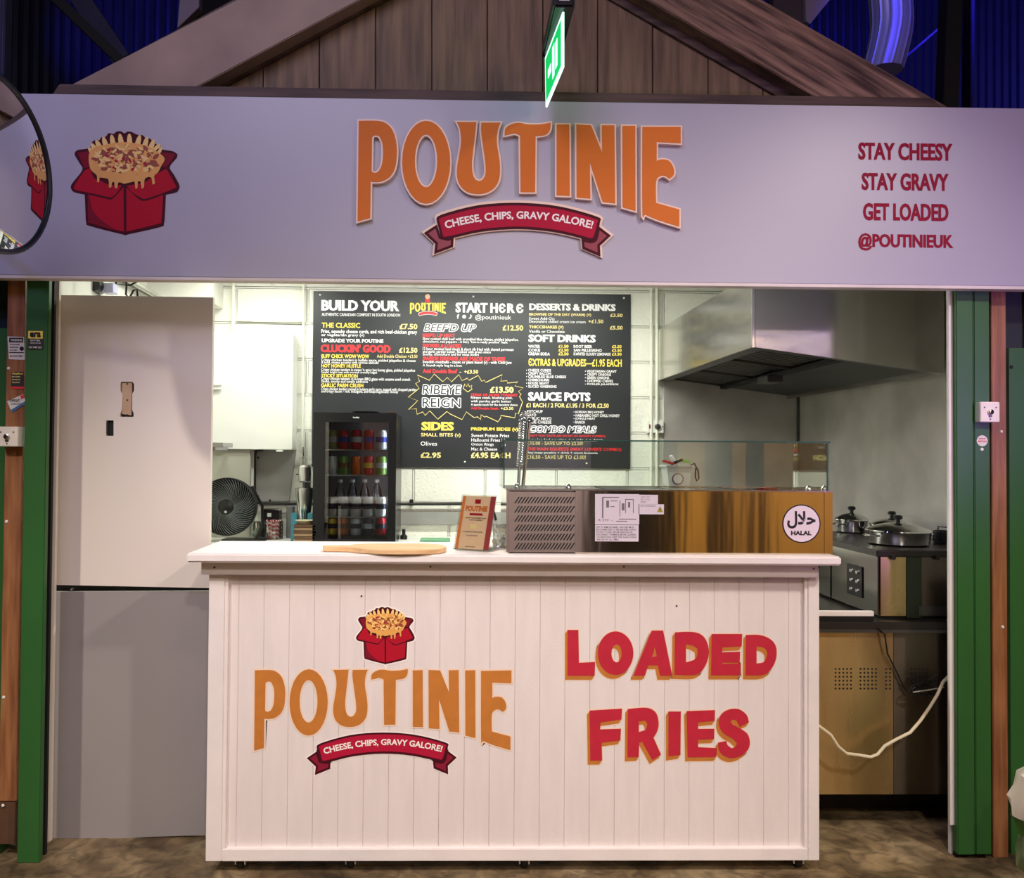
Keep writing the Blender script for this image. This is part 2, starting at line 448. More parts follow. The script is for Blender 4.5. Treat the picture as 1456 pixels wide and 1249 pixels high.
# posts and cladding either side of the opening
def zcol(name, pxa, pxb, Y0, Y1, m, z0=0, z1=2.3, bevel=.002, py=800, **k):
    a = PX_(pxa, Y0, py); b_ = PX_(pxb, Y0, py)
    return MB().box(min(a, b_), max(a, b_), Y0, Y1, z0, z1)
ZT = PZ_(400, -.02)+.03
struct('wall_front_left', zcol('', -170, 5, .03, .10, green, 0, 1.93), green)
struct('trim_1', zcol('', 4, 29, .0, .06, None, PZ_(1140, 0, 15), ZT), brown_post, .002, 'varnished brown timber strip beside the left green post')
struct('trim_2', zcol('', 1, 28, .005, .06, None, 0.05, PZ_(1141, 0, 15)), pm('dark_brown_foot', (92, 64, 44), .6, var=.1, scale=12), .002)
struct('trim_3', zcol('', 31, 63, -.03, -.005, None, 0, ZT), green, .003, 'green post left of the opening')
struct('trim_4', zcol('', 58, 71, .03, .045, None, 0, ZT), black_mt)
struct('trim_5', zcol('', 66, 78, .07, .085, None, .03, ZT), panel_cream)
struct('trim_6', zcol('', 1350, 1356.5, .0, .008, None, .12, ZT), trim_white)
struct('trim_7', zcol('', 1357, 1361, .005, .02, None, 0, ZT), black_mt)
tg = struct('trim_8', zcol('', 1361, 1409, .012, .03, None, 0, ZT), black_mt)
part('board', zcol('', 1360.5, 1385, -.02, .012, None, .02, ZT), green, tg, .003)
part('board', zcol('', 1386, 1408.5, -.018, .012, None, .02, ZT), green, tg, .003)
struct('trim_9', zcol('', 1411, 1432, .0, .06, None, .0, ZT), brown_post, .002, 'varnished brown timber strip beside the right green boards')
struct('trim_10', zcol('', 1408.5, 1411, .02, .06, None, 0, ZT), black_mt)
struct('wall_front_right', zcol('', 1436, 1640, .03, .10, None, 0, PZ_(495, .03, 1440)), green)
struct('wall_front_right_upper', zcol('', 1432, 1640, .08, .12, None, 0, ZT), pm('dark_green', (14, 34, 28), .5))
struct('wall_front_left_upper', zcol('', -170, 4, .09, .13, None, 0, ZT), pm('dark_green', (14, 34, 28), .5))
# unseen sheets added behind the right posts for hood reflections; left side wall
struct('wall_reflector_right', MB().box(1.864, 1.985, .031, .045, 0, 2.65).box(1.935, XR, .121, .135, 0, 2.65), room_white)
struct('wall_side_left', MB().box(PX_(71, .1)-.3, PX_(62, .1)-.02, .11, .2, 0, 2.7), room_white)

# ------------------------------------------------------------------ gable of boards, rafters, lintel
g = thing('timber_gable', 'brown vertical board gable framed by two sloping rafters above the white sign', 'gable', (.2, .05, 2.7))
edges = [219, 295, 374, 454, 534, 614, 693, 772, 850, 928, 1007, 1085, 1163, 1240]
def outer(x): return 125-.51*(x-90) if x < 732 else 152-.574*(1350-x)
def inner(x): return 121-.54*(x-285) if x < 716 else 140-.55*(1175-x)
for a, b_ in zip(edges[:-1], edges[1:]):
    Y = .075+random.uniform(-.004, .004)
    xs = [a+.8, b_-.8] if not (a < 725 < b_) else [a+.8, 725, b_-.8]
    top = [XZ(x, (outer(x)+inner(x))/2, Y) for x in xs]
    bot = [XZ(xs[-1], 170, Y), XZ(xs[0], 170, Y)]
    part('board', MB().prism(top+bot, Y, .10), timber, g, .002)
part('backing', MB().prism([XZ(x, y, .1) for x, y in ((90, 170), (90, 128), (725, -210), (1350, 155), (1350, 170))], .101, .13), lintel_m, g)
Yr = -.01
part('rafter', MB().prism([XZ(x, y, Yr) for x, y in ((80, 131), (720, -197), (720, -112), (285, 121), (268, 131))], Yr, .07), rafter_l, g, .003, label='smooth pale brown rafter')
part('rafter', MB().prism([XZ(x, y, Yr) for x, y in ((722, -209), (1362, 160), (1178, 148), (722, -113))], Yr, .07), rafter_r, g, .003, label='weathered deep-grained rafter')
part('moulding', MB().prism([XZ(x, y, Yr) for x, y in ((285, 118), (716, -116), (716, -106), (275, 131))], .058, .074), lintel_m, g)
part('moulding', MB().prism([XZ(x, y, Yr) for x, y in ((720, -116), (1182, 145), (1150, 145), (720, -104))], .058, .074), lintel_m, g)
part('lintel', MB().prism([XZ(x, y, -.03) for x, y in ((84, 119), (1326, 139), (1352, 165), (70, 140))], -.03, .072), lintel_m, g, .003)

# ------------------------------------------------------------------ dark hall behind the gable
navy = pm('dark_corrugated', (26, 28, 46), .38, .2, var=.12)
def corr(x0, x1, Y, z0, z1, pitch, amp=.018):
    mb = MB(); n = int((x1-x0)/pitch)
    for i in range(n):
        x = x0+i*pitch
        mb.prismz([(x, Y+.05), (x, Y), (x+pitch*.35, Y-amp), (x+pitch*.65, Y-amp), (x+pitch, Y), (x+pitch, Y+.05)][::-1], z0, z1)
    return mb
wh = struct('wall_hall', MB().box(-5, 6, 2.65, 2.8, 2.5, 6.5), pm('hall_dark', (22, 19, 24), .8))
part('corrugated_sheet', corr(1.75, 4.8, 2.5, 2.6, 5.5, .055), navy, wh, kind='stuff')
part('corrugated_sheet', corr(-3.6, -1.75, 2.5, 2.6, 5.5, .07), navy, wh, kind='stuff')
struct('ceiling_hall', MB().box(-5, 6, -7.5, 2.8, 6.4, 6.5), pm('hall_dark', (22, 19, 24), .8))
struct('roof_stall', MB().box(XL-.1, XR+.1, .14, YB+.1, 2.73, 2.78), pm('hall_dark', (22, 19, 24), .8))
def beam(name, label, cat, a, b_, Y, wpx, m, dy=.08, group=None):
    A = Vector((*a, 0)); B = Vector((*b_, 0)); d = (B-A).normalized(); n = Vector((-d.y, d.x, 0))*wpx/2
    q = [A+n, B+n, B-n, A-n]
    return solo(name, MB().prism([XZ(p.x, p.y, Y) for p in q], Y, Y+dy), m, .003, label=label, cat=cat, group=group)
beam('roof_brace', 'dark diagonal roof brace behind the left rafter', 'beam', (20, -60), (178, 92), 1.2, 14, black_mt)
beam('roof_brace', 'pale thin diagonal brace in the dark right of the duct', 'beam', (1275, 92), (1352, 26), 1.4, 3, dark_steel, .03)
beam('roof_post', 'dark upright post in front of the right corrugated sheets', 'post', (1360, -40), (1352, 160), 1.0, 22, pm('post_navy', (26, 26, 36), .5))
beam('roof_post', 'narrow dark post at the far right before the corrugated sheets', 'post', (1384, -40), (1383, 165), 1.3, 5, pm('post_navy', (26, 26, 36), .5))
pw = pm('pale_panel', (120, 108, 122), .6, var=.06)
solo('roof_panel', MB().prism([XZ(x, y, .9) for x, y in ((1145, -40), (1196, -40), (1180, 0), (1152, 34), (1146, 30))], .9, .95), pw, .002, label='pale grey panel behind the right rafter, left of the duct', cat='panel')
solo('roof_panel', MB().prism([XZ(x, y, .9) for x, y in ((258, -30), (283, -30), (283, 10), (252, 40))], .9, .95), pw, .002, label='pale grey panel behind the left rafter', cat='panel')
solo('wall_panel', MB().prism([XZ(x, y, .9) for x, y in ((1103, -40), (1146, -40), (1146, 30), (1103, 12))], .93, .98), pm('brown_wall', (58, 46, 50), .7), .002, label='dark brown panel behind the right rafter beside the pale one', cat='panel')
beam('roof_brace', 'blue-lit steel brace crossing the dark upper left corner', 'beam', (95, -30), (172, 84), 1.7, 26, pm('blue_steel', (90, 90, 120), .35, .6, var=.1))
# duct with lengthwise ribs, curving
def duct():
    mb = MB(); cx = [(1262-645), ]; n = 96; P = []
    for i in range(13):
        y = -60+i*13.5; x = 1256+12*math.sin((y+60)/190*math.pi)-max(0, y-40)*.12
        P.append(unp(x, y, .85))
    mb = MB(); v = []; r0 = 27.0/ppm(.85)
    for p in P:
        for k in range(n):
            a = 2*math.pi*k/n; r = r0*(1+.05*(k % 8 == 0))
            v.append((p.x+r*math.cos(a), p.y+r*math.sin(a), p.z))
    f = []
    for i in range(len(P)-1):
        for k in range(n): f.append((i*n+k, i*n+(k+1) % n, (i+1)*n+(k+1) % n, (i+1)*n+k))
    f += [tuple(range(n)), tuple(range((len(P)-1)*n, len(P)*n))]
    return mb.add(v, f)
d = thing('ventilation_duct', 'ribbed metal ventilation duct lit blue above the right rafter', 'duct', tuple(unp(1262, 110, .85)))
part('pipe', duct(), pm('duct_metal', (170, 170, 180), .4, .5, var=.05), d, smooth=True)
part('mesh_strip', None or corr(PX_(-30, .4, 60), PX_(9, .4, 60), .4, PZ_(135, .4), PZ_(-60, .4), .012, .008), pm('blue_steel', (90, 90, 120), .35, .6, var=.1), wh, kind='stuff')

# ------------------------------------------------------------------ header sign
YS = -.07
zt = (XZ(20, 131, YS)[1]+XZ(1440, 155.5, YS)[1])/2; zb = (XZ(20, 388.5, YS)[1]+XZ(1440, 410, YS)[1])/2
sg = thing('fascia_sign', 'long white fascia sign reading POUTINIE across the top of the stall', 'sign', (.2, -.04, zb))
part('board', MB().box(-2.4, 2.8, YS, -.035, zb, zt), sign_white, sg, .002)
part('bottom_lip', MB().box(-2.4, 2.8, YS-.004, -.03, zb-.012, zb-.001), pm('lip_cream', (226, 216, 204), .5), sg, .001)
k1 = 1/2.6473
def hz(x, y): return (450+x*k1, y*k1)          # header tracing frame
P_ = [(162,463),(230,463),(262,472),(285,495),(298,530),(303,575),(298,630),(282,665),(255,685),(225,690),(205,688),(203,825),(158,837)]
P_h = [(210,522),(222,515),(238,518),(250,545),(253,585),(248,628),(235,652),(220,658),(208,652)]
LET = {
 'P': [P_, P_h],
 'O': [ell(413.5, 617, 89, 154), ell(413, 612, 43, 100)],
 'U': [[(530,468),(600,468),(597,500),(590,560),(584,620),(587,660),(597,682),(612,689),(626,682),(637,660),(636,620),(628,560),(620,500),(621,470),(690,470),(680,500),(677,545),(685,595),(689,640),(685,682),(668,712),(640,730),(605,735),(570,728),(545,708),(532,680),(530,640),(538,590),(545,540),(541,495)]],
 'T': [[(708,515),(712,490),(735,475),(762,471),(800,477),(845,476),(878,470),(876,495),(860,513),(822,518),(820,728),(768,728),(766,516),(745,508),(725,512)]],
 'I': [[(903,477),(948,477),(950,742),(903,740)]],
 'N': [[(977,477),(1030,480),(1073,585),(1072,480),(1117,480),(1120,770),(1075,765),(1025,610),(1027,752),(978,748)]],
 'J': [[(1149,482),(1195,482),(1196,798),(1150,785)]],
 'E': [[(1224,486),(1365,486),(1365,545),(1275,540),(1275,615),(1290,608),(1320,612),(1337,635),(1340,662),(1325,678),(1308,667),(1290,668),(1273,690),(1273,770),(1360,795),(1360,857),(1290,835),(1235,812),(1224,795)]],
}
BAN_MID = [(455,832),(470,812),(610,776),(760,767),(910,780),(1052,818),(1064,838),(1050,892),(1036,905),(900,872),(760,860),(620,870),(492,898),(470,890)]
BAN_L = [(409,878),(452,850),(466,893),(492,900),(514,896),(512,928),(446,953),(450,917)]
BAN_R = [(1104,888),(1062,856),(1050,900),(1034,909),(1000,902),(1003,935),(1066,962),(1064,925)]
def inset(pts, d):
    cx = sum(p[0] for p in pts)/len(pts); cy = sum(p[1] for p in pts)/len(pts)
    n = len(pts); A = sum(pts[i][0]*pts[(i+1) % n][1]-pts[(i+1) % n][0]*pts[i][1] for i in range(n)); sgn = 1 if A > 0 else -1
    out = []
    for i in range(n):
        a = Vector(pts[i])-Vector(pts[i-1]); b_ = Vector(pts[(i+1) % n])-Vector(pts[i])
        na = Vector((-a.y, a.x)).normalized()*sgn; nb = Vector((-b_.y, b_.x)).normalized()*sgn
        m_ = (na+nb); m_ = m_.normalized() if m_.length > 1e-5 else na
        k = d/max(.5, m_.dot(na)); out.append((pts[i][0]+m_.x*k, pts[i][1]+m_.y*k))
    return out
def bent_text(s, x0, x1, ymid, h, sag, fn, Y, m, parent, bold=.03):
    uv, fs = text_mesh(s, bold, 3); mb = MB(); mb.flat = True; vs = []
    for u, v in uv:
        t = 2*u-1; x = x0+(x1-x0)*u; y = ymid+sag*t*t-(v-.5)*h
        # lean each letter along the arc
        slope = 2*sag*t/((x1-x0)/2); x += (v-.5)*h*slope
        q = XZ(*fn(x, y), Y); vs.append((q[0], Y, q[1]))
    mb.add(vs, fs); return part('lettering', mb, m, parent)
def banner(fn, Y, parent, relief, dz=.0004, txt=cream, bold=.03):
    b0 = Y
    p = part('banner', shape_mb(pxpolys([BAN_L], b0, fn), b0-relief, .0006 if relief < .002 else relief, .0022), maroon, parent)
    shape = lambda pl, y, m, o=0, nm='ribbon': part(nm, shape_mb(pxpolys(pl, y, fn), y, .0003, o), m, p)
    yy = b0-relief
    part('outline', shape_mb(pxpolys([BAN_R], b0, fn), b0-relief, .0006 if relief < .002 else relief, .0022), maroon, p)
    part('outline', shape_mb(pxpolys([BAN_MID], b0, fn), yy-.0008, .0006 if relief < .002 else relief, .0022), maroon, p)
    shape([inset(BAN_L, 7)], yy-.0006, crimson_deep); shape([inset(BAN_R, 7)], yy-.0006, crimson_deep)
    shape([inset(BAN_MID, 7)], yy-.0016, crimson)
    bent_text('CHEESE, CHIPS, GRAVY GALORE!', 484, 1040, 812, 34, 38, fn, yy-.0024, txt, p, bold)
def logo_letters(fn, Y, parent, relief, m):
    for kx, pl in LET.items():
        sm = kx != 'O'
        if relief > .002:
            l = part('letter', shape_mb(pxpolys(pl, Y, fn, sm), Y-relief, relief, .0068), rim, parent)
            part('letter_face', shape_mb(pxpolys(pl, Y, fn, sm), Y-relief-.0015, .0014, .001), m, l)
        else:
            l = part('letter', shape_mb(pxpolys(pl, Y, fn, sm), Y-.0006, .0004, .006), pm('paint_halo', (240, 214, 190), .5, var=.02), parent)
            part('letter_face', shape_mb(pxpolys(pl, Y, fn, sm), Y-.0012, .0004, .0006), m, l)
logo_letters(hz, YS, sg, .016, orange)
# white back plate of the raised banner
part('banner_backing', shape_mb([p for p in pxpolys([BAN_MID], YS, hz)], YS-.010, .010, .009), rim, sg)
part('banner_backing', shape_mb([p for p in pxpolys([BAN_L], YS, hz)], YS-.0095, .0095, .008), rim, sg)
part('banner_backing', shape_mb([p for p in pxpolys([BAN_R], YS, hz)], YS-.0095, .0095, .008), rim, sg)
banner(hz, YS-.0102, sg, .003)

# printed box of fries; tracing frame: origin 0,0 scale 2.912
SIL = [(312,632),(325,622),(372,614),(382,590),(400,580),(413,583),(420,570),(438,568),(450,553),(470,556),(482,547),(500,545),(515,553),(530,546),(548,549),(560,556),(575,560),(592,562),(604,576),(620,575),(634,590),(646,598),(656,612),(670,620),(716,628),(734,640),(730,655),(702,692),(720,725),(742,768),(738,788),(725,798),(686,806),(682,890),(678,926),(662,940),(530,970),(508,970),(375,936),(358,922),(355,875),(352,805),(310,796),(296,782),(299,762),(342,705),(330,675),(312,645)]
REDS = [([(308,772),(350,708),(374,698),(390,738),(420,750),(450,765),(505,768),(486,798),(462,817),(438,815),(375,800),(318,788)], box_red),
        ([(526,770),(600,755),(650,720),(690,700),(732,776),(680,798),(604,824),(578,816),(545,795)], box_red),
        ([(322,634),(380,624),(368,655),(370,690),(350,698)], box_shade), ([(662,630),(722,638),(722,648),(692,690),(668,690),(684,655)], box_shade),
        ([(364,806),(438,823),(466,824),(512,776),(514,960),(380,927),(366,908)], box_red),
        ([(524,778),(574,824),(605,832),(676,808),(669,912),(655,928),(524,960)], box_red),
        ([(364,806),(370,806),(385,870),(420,912),(470,946),(380,927),(366,908)], box_shade)]
MASS = [(370,640),(392,612),(440,600),(510,590),(590,600),(640,622),(682,655),(668,690),(655,715),(640,730),(642,760),(632,765),(628,738),(612,735),(600,745),(597,775),(588,784),(583,752),(572,752),(570,782),(562,782),(558,752),(535,758),(515,762),(498,756),(490,760),(486,780),(477,780),(474,755),(466,757),(462,776),(452,778),(450,745),(430,738),(414,736),(412,755),(404,754),(402,728),(385,712),(372,690)]
def fries_logo(fn, Y, parent, name='fries_box_print', halo=True):
    p = part(name, shape_mb(pxpolys([SIL], Y, fn, sharp=70), Y-.0006, .0004, .001), maroon, parent)
    if halo: part('print_halo', shape_mb(pxpolys([SIL], Y, fn, sharp=70), Y-.0003, .0002, .006), cream, p)
    y = Y-.001
    for pl, m in REDS:
        part('box_panel', shape_mb(pxpolys([pl], Y, fn, sharp=80), y, .0002), m, p); y -= .00012
    y = Y-.0022
    rnd = random.Random(3)
    mb = MB()
    for i in range(12):
        a = math.pi*(1.02+.96*i/11); cx, cy = 520+128*math.cos(a), 648+52*math.sin(a)
        tilt = (i-5.5)*.13+rnd.uniform(-.1, .1)
        e = ell(cx, cy-5, 11, 38, 12, tilt)
        shape_mb([[XZ(*fn(*q), Y) for q in e]], y, .0002, 0, mb)
    part('fries', mb, fry_l, p)
    part('cheese', shape_mb(pxpolys([MASS], Y, fn, sharp=80), y-.0005, .0002), fry_y, p)
    for m, n, rx, ry, yy in ((fry_d, 64, 19, 9, .0008), (fry_l, 50, 15, 6.5, .0011), (fry_y, 26, 12, 5.5, .0014), (crimson, 9, 9, 6, .0017)):
        mb = MB()
        for i in range(n):
            a = rnd.uniform(0, 6.28); r = math.sqrt(rnd.random())
            cx, cy = 524+132*r*math.cos(a), 662+58*r*math.sin(a)
            e = ell(cx, cy, rx*rnd.uniform(.6, 1.1), ry*rnd.uniform(.7, 1.1), 8, rnd.uniform(-1.2, 1.2))
            shape_mb([[XZ(*fn(*q), Y) for q in e]], y-yy-i*2e-6, .0001, 0, mb)
        part('topping', mb, m, p, kind='stuff')
    return p
def bz(x, y): return (x/2.912, y/2.912)
fries_logo(bz, YS, sg, halo=False)
for s_, a, b_, c, d_ in (('STAY CHEESY', 1219, 203, 1356, 228.5), ('STAY GRAVY', 1224, 246, 1350.5, 271.5), ('GET LOADED', 1226, 289, 1350, 314.5), ('@POUTINIEUK', 1219, 332, 1357, 357.5)):
    text(s_, a, b_, c, d_, YS-.0008, text_maroon, sg, .03, fat=.35)
# ------------------------------------------------------------------ boards closing the left of the opening
YP = .14
def wall_panel(name, label, cat, px, Y, m, holes=()):
    outline = [XZ(*q, Y) for q in px]
    hp = [[XZ(*q, Y) for q in h] for h in holes]
    return shape_mb([outline]+hp, Y, .022)
t = thing('upper_panel', 'tall cream board with two cut-outs closing the left of the opening', 'panel', tuple(unp(190, 833, YP)))
cutA = [(172,543),(188,543),(190.5,546),(190.5,556),(188,560),(188,583),(190,588),(190,593),(171,593),(170,590),(173,583),(174,562),(171,556),(171,546)]
cutB = [(150.5,598),(161.5,598),(161.5,620),(150.5,620)]
part('board', wall_panel('', '', '', [(79,419.5),(303,423),(297,836.5),(75,832)], YP, None, [cutA, cutB]), panel_cream, t, .0008)
part('cutout_back', MB().prism([XZ(*q, YP+.014) for q in ((166,538),(195,538),(195,598),(166,598))][::-1], YP+.014, YP+.02), black_mt, t)
part('cutout_wood', MB().prism([XZ(*q, YP+.008) for q in ((174,545),(188,544),(187,591),(173.5,589))][::-1], YP+.006, YP+.014), pm('raw_wood', (190, 160, 128), .7, var=.08, scale=14), t, label='bare wood seen in the taller cut-out')
part('cutout_back', MB().prism([XZ(*q, YP+.014) for q in ((148,595),(164,595),(164,623),(148,623))][::-1], YP+.014, YP+.02), black_mt, t)
part('latch', MB().prism([XZ(*q, YP+.004) for q in ((151,600),(154,600),(154,618),(151,618))][::-1], YP+.002, YP+.014), chrome, t)
for q in ((181, 546), (181, 569), (181, 590)):
    p = unp(*q, YP+.005); part('screw', MB().lathe(p, [(.003, .001), (.003, -.0015)], 8, 'y'), dark_steel, t)
t = thing('lower_panel', 'grey board below the tall cream board, left of the counter', 'panel', tuple(unp(180, 1193, YP+.02)))
part('board', wall_panel('', '', '', [(74,842),(300,841),(300,1187),(68,1197)], YP+.02, None), panel_grey, t, .0008)
part('shade_strip', MB().prism([XZ(*q, YP+.05) for q in ((75,830),(300,834),(300,848),(75,848))], YP+.05, YP+.07), black_mt, t)  # black strip stands for the dark gap between the two boards
part('shade_strip', MB().prism([XZ(*q, YP+.06) for q in ((68,1180),(300,1175),(300,1208),(68,1212))], YP+.06, YP+.08), black_mt, t)  # black strip stands for the dark gap along the floor
p = unp(103, 838, YP+.03); part('bolt', MB().lathe(p, [(.004, .02), (.004, -.01)], 8, 'y'), chrome, t)

# ------------------------------------------------------------------ serving counter
YC = -.12; YT = -.21
ztop = XZ(700, 789.5, YT)[1]; zsl = XZ(700, 802.5, YT)[1]; zap = XZ(700, 819, YC-.02)[1]
cl, cr = PX_(295, YC, 1000), PX_(1165, YC, 1000)
zbot = XZ(730, 1225, YC)[1]
ct = thing('serving_counter', 'white serving counter on castors with painted lettering LOADED FRIES', 'counter', ((cl+cr)/2, .0, .0))
part('worktop', MB().box(PX_(264, YT, 795), PX_(1197, YT, 800), YT, .19, zsl, ztop), trim_white, ct, .006)
part('apron', MB().box(PX_(286, YC-.03, 810), PX_(1164, YC-.03, 810), YC-.03, YC-.002, zap, zsl-.0005), trim_white, ct, .002)
sw = .026
kk = ppm(YC)
part('stile', MB().box(cl, cl+22/kk, YC, YC+.03, zbot, zap+.03), trim_white, ct, .002)
part('stile', MB().box(cr-16/kk, cr, YC, YC+.03, zbot, zap+.03), trim_white, ct, .002)
part('bottom_rail', MB().box(cl+22/kk+.0005, cr-16/kk-.0005, YC, YC+.03, zbot, zbot+17/kk), trim_white, ct, .002)
part('side_panel', MB().box(cl+.001, cl+.02, YC+.031, .17, zbot, zap+.03), counter_white, ct, .001)
part('side_panel', MB().box(cr-.02, cr-.001, YC+.031, .17, zbot, zap+.03), counter_white, ct, .001)
part('open_back_shade', MB().box(cl+.021, cr-.021, .15, .17, zbot, zap+.03), pm('open_back_dark', (90, 84, 80), .6), ct)  # dark panel stands for the open back, keeps white out of fridge reflections
part('bottom_panel', MB().box(cl+.021, cr-.021, YC+.032, .149, zbot, zbot+.02), counter_white, ct)
YF = YC+.018            # face of the tongue-and-groove boards
bx0 = cl+22/kk; bx1 = cr-16/kk; pitch = 35.7/kk
part('corner_bead', MB().box(bx0, bx0+.012, YC+.004, YF, zbot+17/kk, zap), trim_white, ct, .001)
part('corner_bead', MB().box(bx1-.012, bx1, YC+.004, YF, zbot+17/kk, zap), trim_white, ct, .001)
x = PX_(338, YF, 1000)-pitch
while x < bx1:
    a, b_ = max(x, bx0), min(x+pitch, bx1)
    if b_-a > .01: part('board', MB().box(a+.0003, b_-.0003, YF, YF+.012, zbot+.01, zap+.02), counter_white, ct, .0012)
    x += pitch
for q in ((305, 807), (612, 806), (887, 806), (1157, 809)):
    p = unp(*q, YC-.03); part('screw', MB().lathe(p, [(.004, .001), (.004, -.0012)], 8, 'y'), dark_steel, ct)
for q in ((514, 848), (962, 862)):
    p = unp(*q, YF); part('screw', MB().lathe(p, [(.0035, .001), (.0035, -.0012)], 8, 'y'), dark_steel, ct)
for px_ in (343, 499, 745, 1133):
    X_ = PX_(px_, YC+.06, 1235); r = .021
    c = part('castor', MB().lathe((X_-.012, YC+.06, r), [(r*.6, 0), (r, .003), (r, .021), (r*.6, .024)], 18, 'x'), black_pl, ct, smooth=True)
    part('castor_fork', MB().box(X_-.019, X_-.014, YC+.045, YC+.08, r*.8, zbot-.001).box(X_+.014, X_+.019, YC+.045, YC+.08, r*.8, zbot-.001).box(X_-.022, X_+.022, YC+.04, YC+.085, zbot-.004, zbot-.0005), chrome, c)
# painted logo: same drawing as on the sign
def cz_(x, y):
    X2 = 107+(x-158)*1.025; Y2 = 385+(y-463-(x-158)*.019)*1.03
    return (330+X2/3.386, 840+Y2/3.386)
YL = YF-.0005
logo_letters(cz_, YL, ct, .001, ochre)
part('paint_halo', shape_mb(pxpolys([BAN_MID], YL, cz_), YL-.0003, .0002, .006), cream, ct)
part('paint_halo', shape_mb(pxpolys([BAN_L], YL, cz_), YL-.0003, .0002, .006), cream, ct)
part('paint_halo', shape_mb(pxpolys([BAN_R], YL, cz_), YL-.0003, .0002, .006), cream, ct)
banner(cz_, YL, ct, .001)
def cbox(x, y):         # the box drawing, smaller, above the name
    return (548+(x-519)*(82/445), 904+(y-758)*(80/424))
fries_logo(cbox, YL, ct)
LF = [[(163,125),(215,125),(218,287),(298,283),(295,350),(163,350)],
 [ell(399, 239, 87, 107, 30), ell(404, 240, 26, 45, 20)],
 [[(578,128),(633,128),(678,350),(618,350),(608,298),(560,298),(543,350),(488,350)], [(592,205),(603,255),(580,257)]],
 [[(692,137),(780,135),(830,155),(855,205),(855,260),(835,310),(795,345),(690,345)], [(745,195),(775,200),(802,215),(803,245),(790,270),(745,285)]],
 [[(873,145),(1022,145),(1020,205),(925,210),(923,235),(1012,232),(1010,285),(925,285),(925,293),(1016,290),(1013,348),(870,348)]],
 [[(1042,150),(1110,150),(1160,170),(1188,205),(1190,260),(1170,310),(1130,345),(1040,348)], [(1093,205),(1125,210),(1145,230),(1143,262),(1125,285),(1093,290)]],
 [[(272,522),(430,513),(428,565),(325,580),(322,615),(425,612),(422,668),(330,680),(332,768),(275,768)]],
 [[(460,515),(550,508),(595,530),(610,575),(605,620),(585,655),(622,738),(580,765),(530,675),(515,680),(513,750),(458,752)], [(513,575),(545,570),(556,590),(548,618),(513,628)]],
 [[(660,527),(720,527),(718,740),(660,748)]],
 [[(750,525),(888,520),(887,572),(805,580),(805,613),(885,612),(884,662),(805,665),(805,703),(898,707),(895,750),(755,752)]],
 [[(1055,580),(1045,545),(1010,517),(965,515),(925,535),(908,570),(915,610),(940,640),(975,660),(997,682),(990,700),(970,708),(950,692),(945,672),(905,680),(908,715),(930,742),(970,756),(1015,745),(1050,715),(1060,680),(1050,640),(1020,615),(980,593),(963,578),(975,565),(995,570),(1010,602)]]]
for pl in LF:
    if isinstance(pl[0], tuple): pl = [pl]
    sm = len(pl[0]) != 30
    def f0(dx, dy): return lambda x, y: (760+(x+dx)/3.467, 860+(y+dy)/3.467)
    halo = MB()
    for dx, dy in ((0, 0), (-12, 20), (-6, 10)): shape_mb(pxpolys(pl, YL, f0(dx, dy), sm), YL-.0003-.0001*(dx == 0), .0002, .004, halo)
    l = part('letter', halo, pm('paint_halo', (240, 214, 190), .5, var=.02), ct)
    ext = MB()
    for i in range(7): shape_mb(pxpolys(pl, YL, f0(-13*(7-i)/7, 21*(7-i)/7), sm), YL-.0008-.00012*i, .0001, 0, ext)
    part('letter_side', ext, ochre, l); part('letter_face', shape_mb(pxpolys(pl, YL, f0(0, 0), sm), YL-.0024, .0004, .0004), paint_red, l)

# ------------------------------------------------------------------ stainless topping case with glass guard
YB_ = -.165; kc = ppm(YB_)
x0, x1 = PX_(714.5, YB_+.0, 745)+7/kc, PX_(1184, YB_, 745)
zc0 = ztop+.001; zc1 = XZ(950, 698.5, YB_)[1]; YBb = YB_+.33
cs = thing('topping_case', 'stainless refrigerated topping case with glass guard on the counter', 'food case', ((x0+x1)/2, YB_+.16, zc0))
# body with a slotted vent plate: rows of slanted holes
holes = []
for r in range(6):
    zc = 711.5+r*13.1
    for i in range(18):
        xx = 735+i*4.62; hh = 4.6; sl = 3.0; wd = 1.05
        holes.append([XZ(*q, YB_) for q in ((xx-sl-wd, zc+hh), (xx-sl+wd, zc+hh), (xx+sl+wd, zc-hh), (xx+sl-wd, zc-hh))])
vx1 = PX_(818, YB_, 745)
vp = part('vent_plate', MB().box(x0+.004, vx1, YB_, YB_+.002, zc0+.004, zc1-.006), steel_case, cs)
mb = MB()
for q in holes: mb.prism(q, YB_-.0006, YB_)
part('vent_slots', mb, black_mt, vp, kind='stuff')
part('vent_backing', MB().box(x0+.01, vx1, YB_+.02, YB_+.024, zc0+.004, zc1-.01), black_mt, cs)
part('body', MB().box(x0+.003, x0+.0045, YB_+.002, YBb, zc0, zc1).box(vx1+.0005, x1-13/kc, YB_, YBb, zc0, zc1-.001).box(x0+.004, vx1, YB_+.03, YBb, zc0, zc1-.004), steel_case, cs)
part('end_panel', MB().box(x1-13/kc+.0006, x1, YB_-.001, YBb, zc0, zc1-.001), steel_case, cs, .002)
part('end_panel', MB().box(x0-.004, x0+.0025, YB_-.001, YBb, zc0, zc1), steel_case, cs, .001)
part('top_rim', MB().box(x0-.004, x1, YB_-.003, YB_+.02, zc1-.001, zc1+.004).box(x0-.004, x1, YBb-.05, YBb, zc1-.001, zc1+.004).box(x0-.004, x0+.11, YB_+.02, YBb-.05, zc1-.001, zc1+.004).box(x1-.08, x1, YB_+.02, YBb-.05, zc1-.001, zc1+.004), steel, cs, .001)
px0 = x0+.11; n = 4; pw_ = (x1-.08-px0)/n
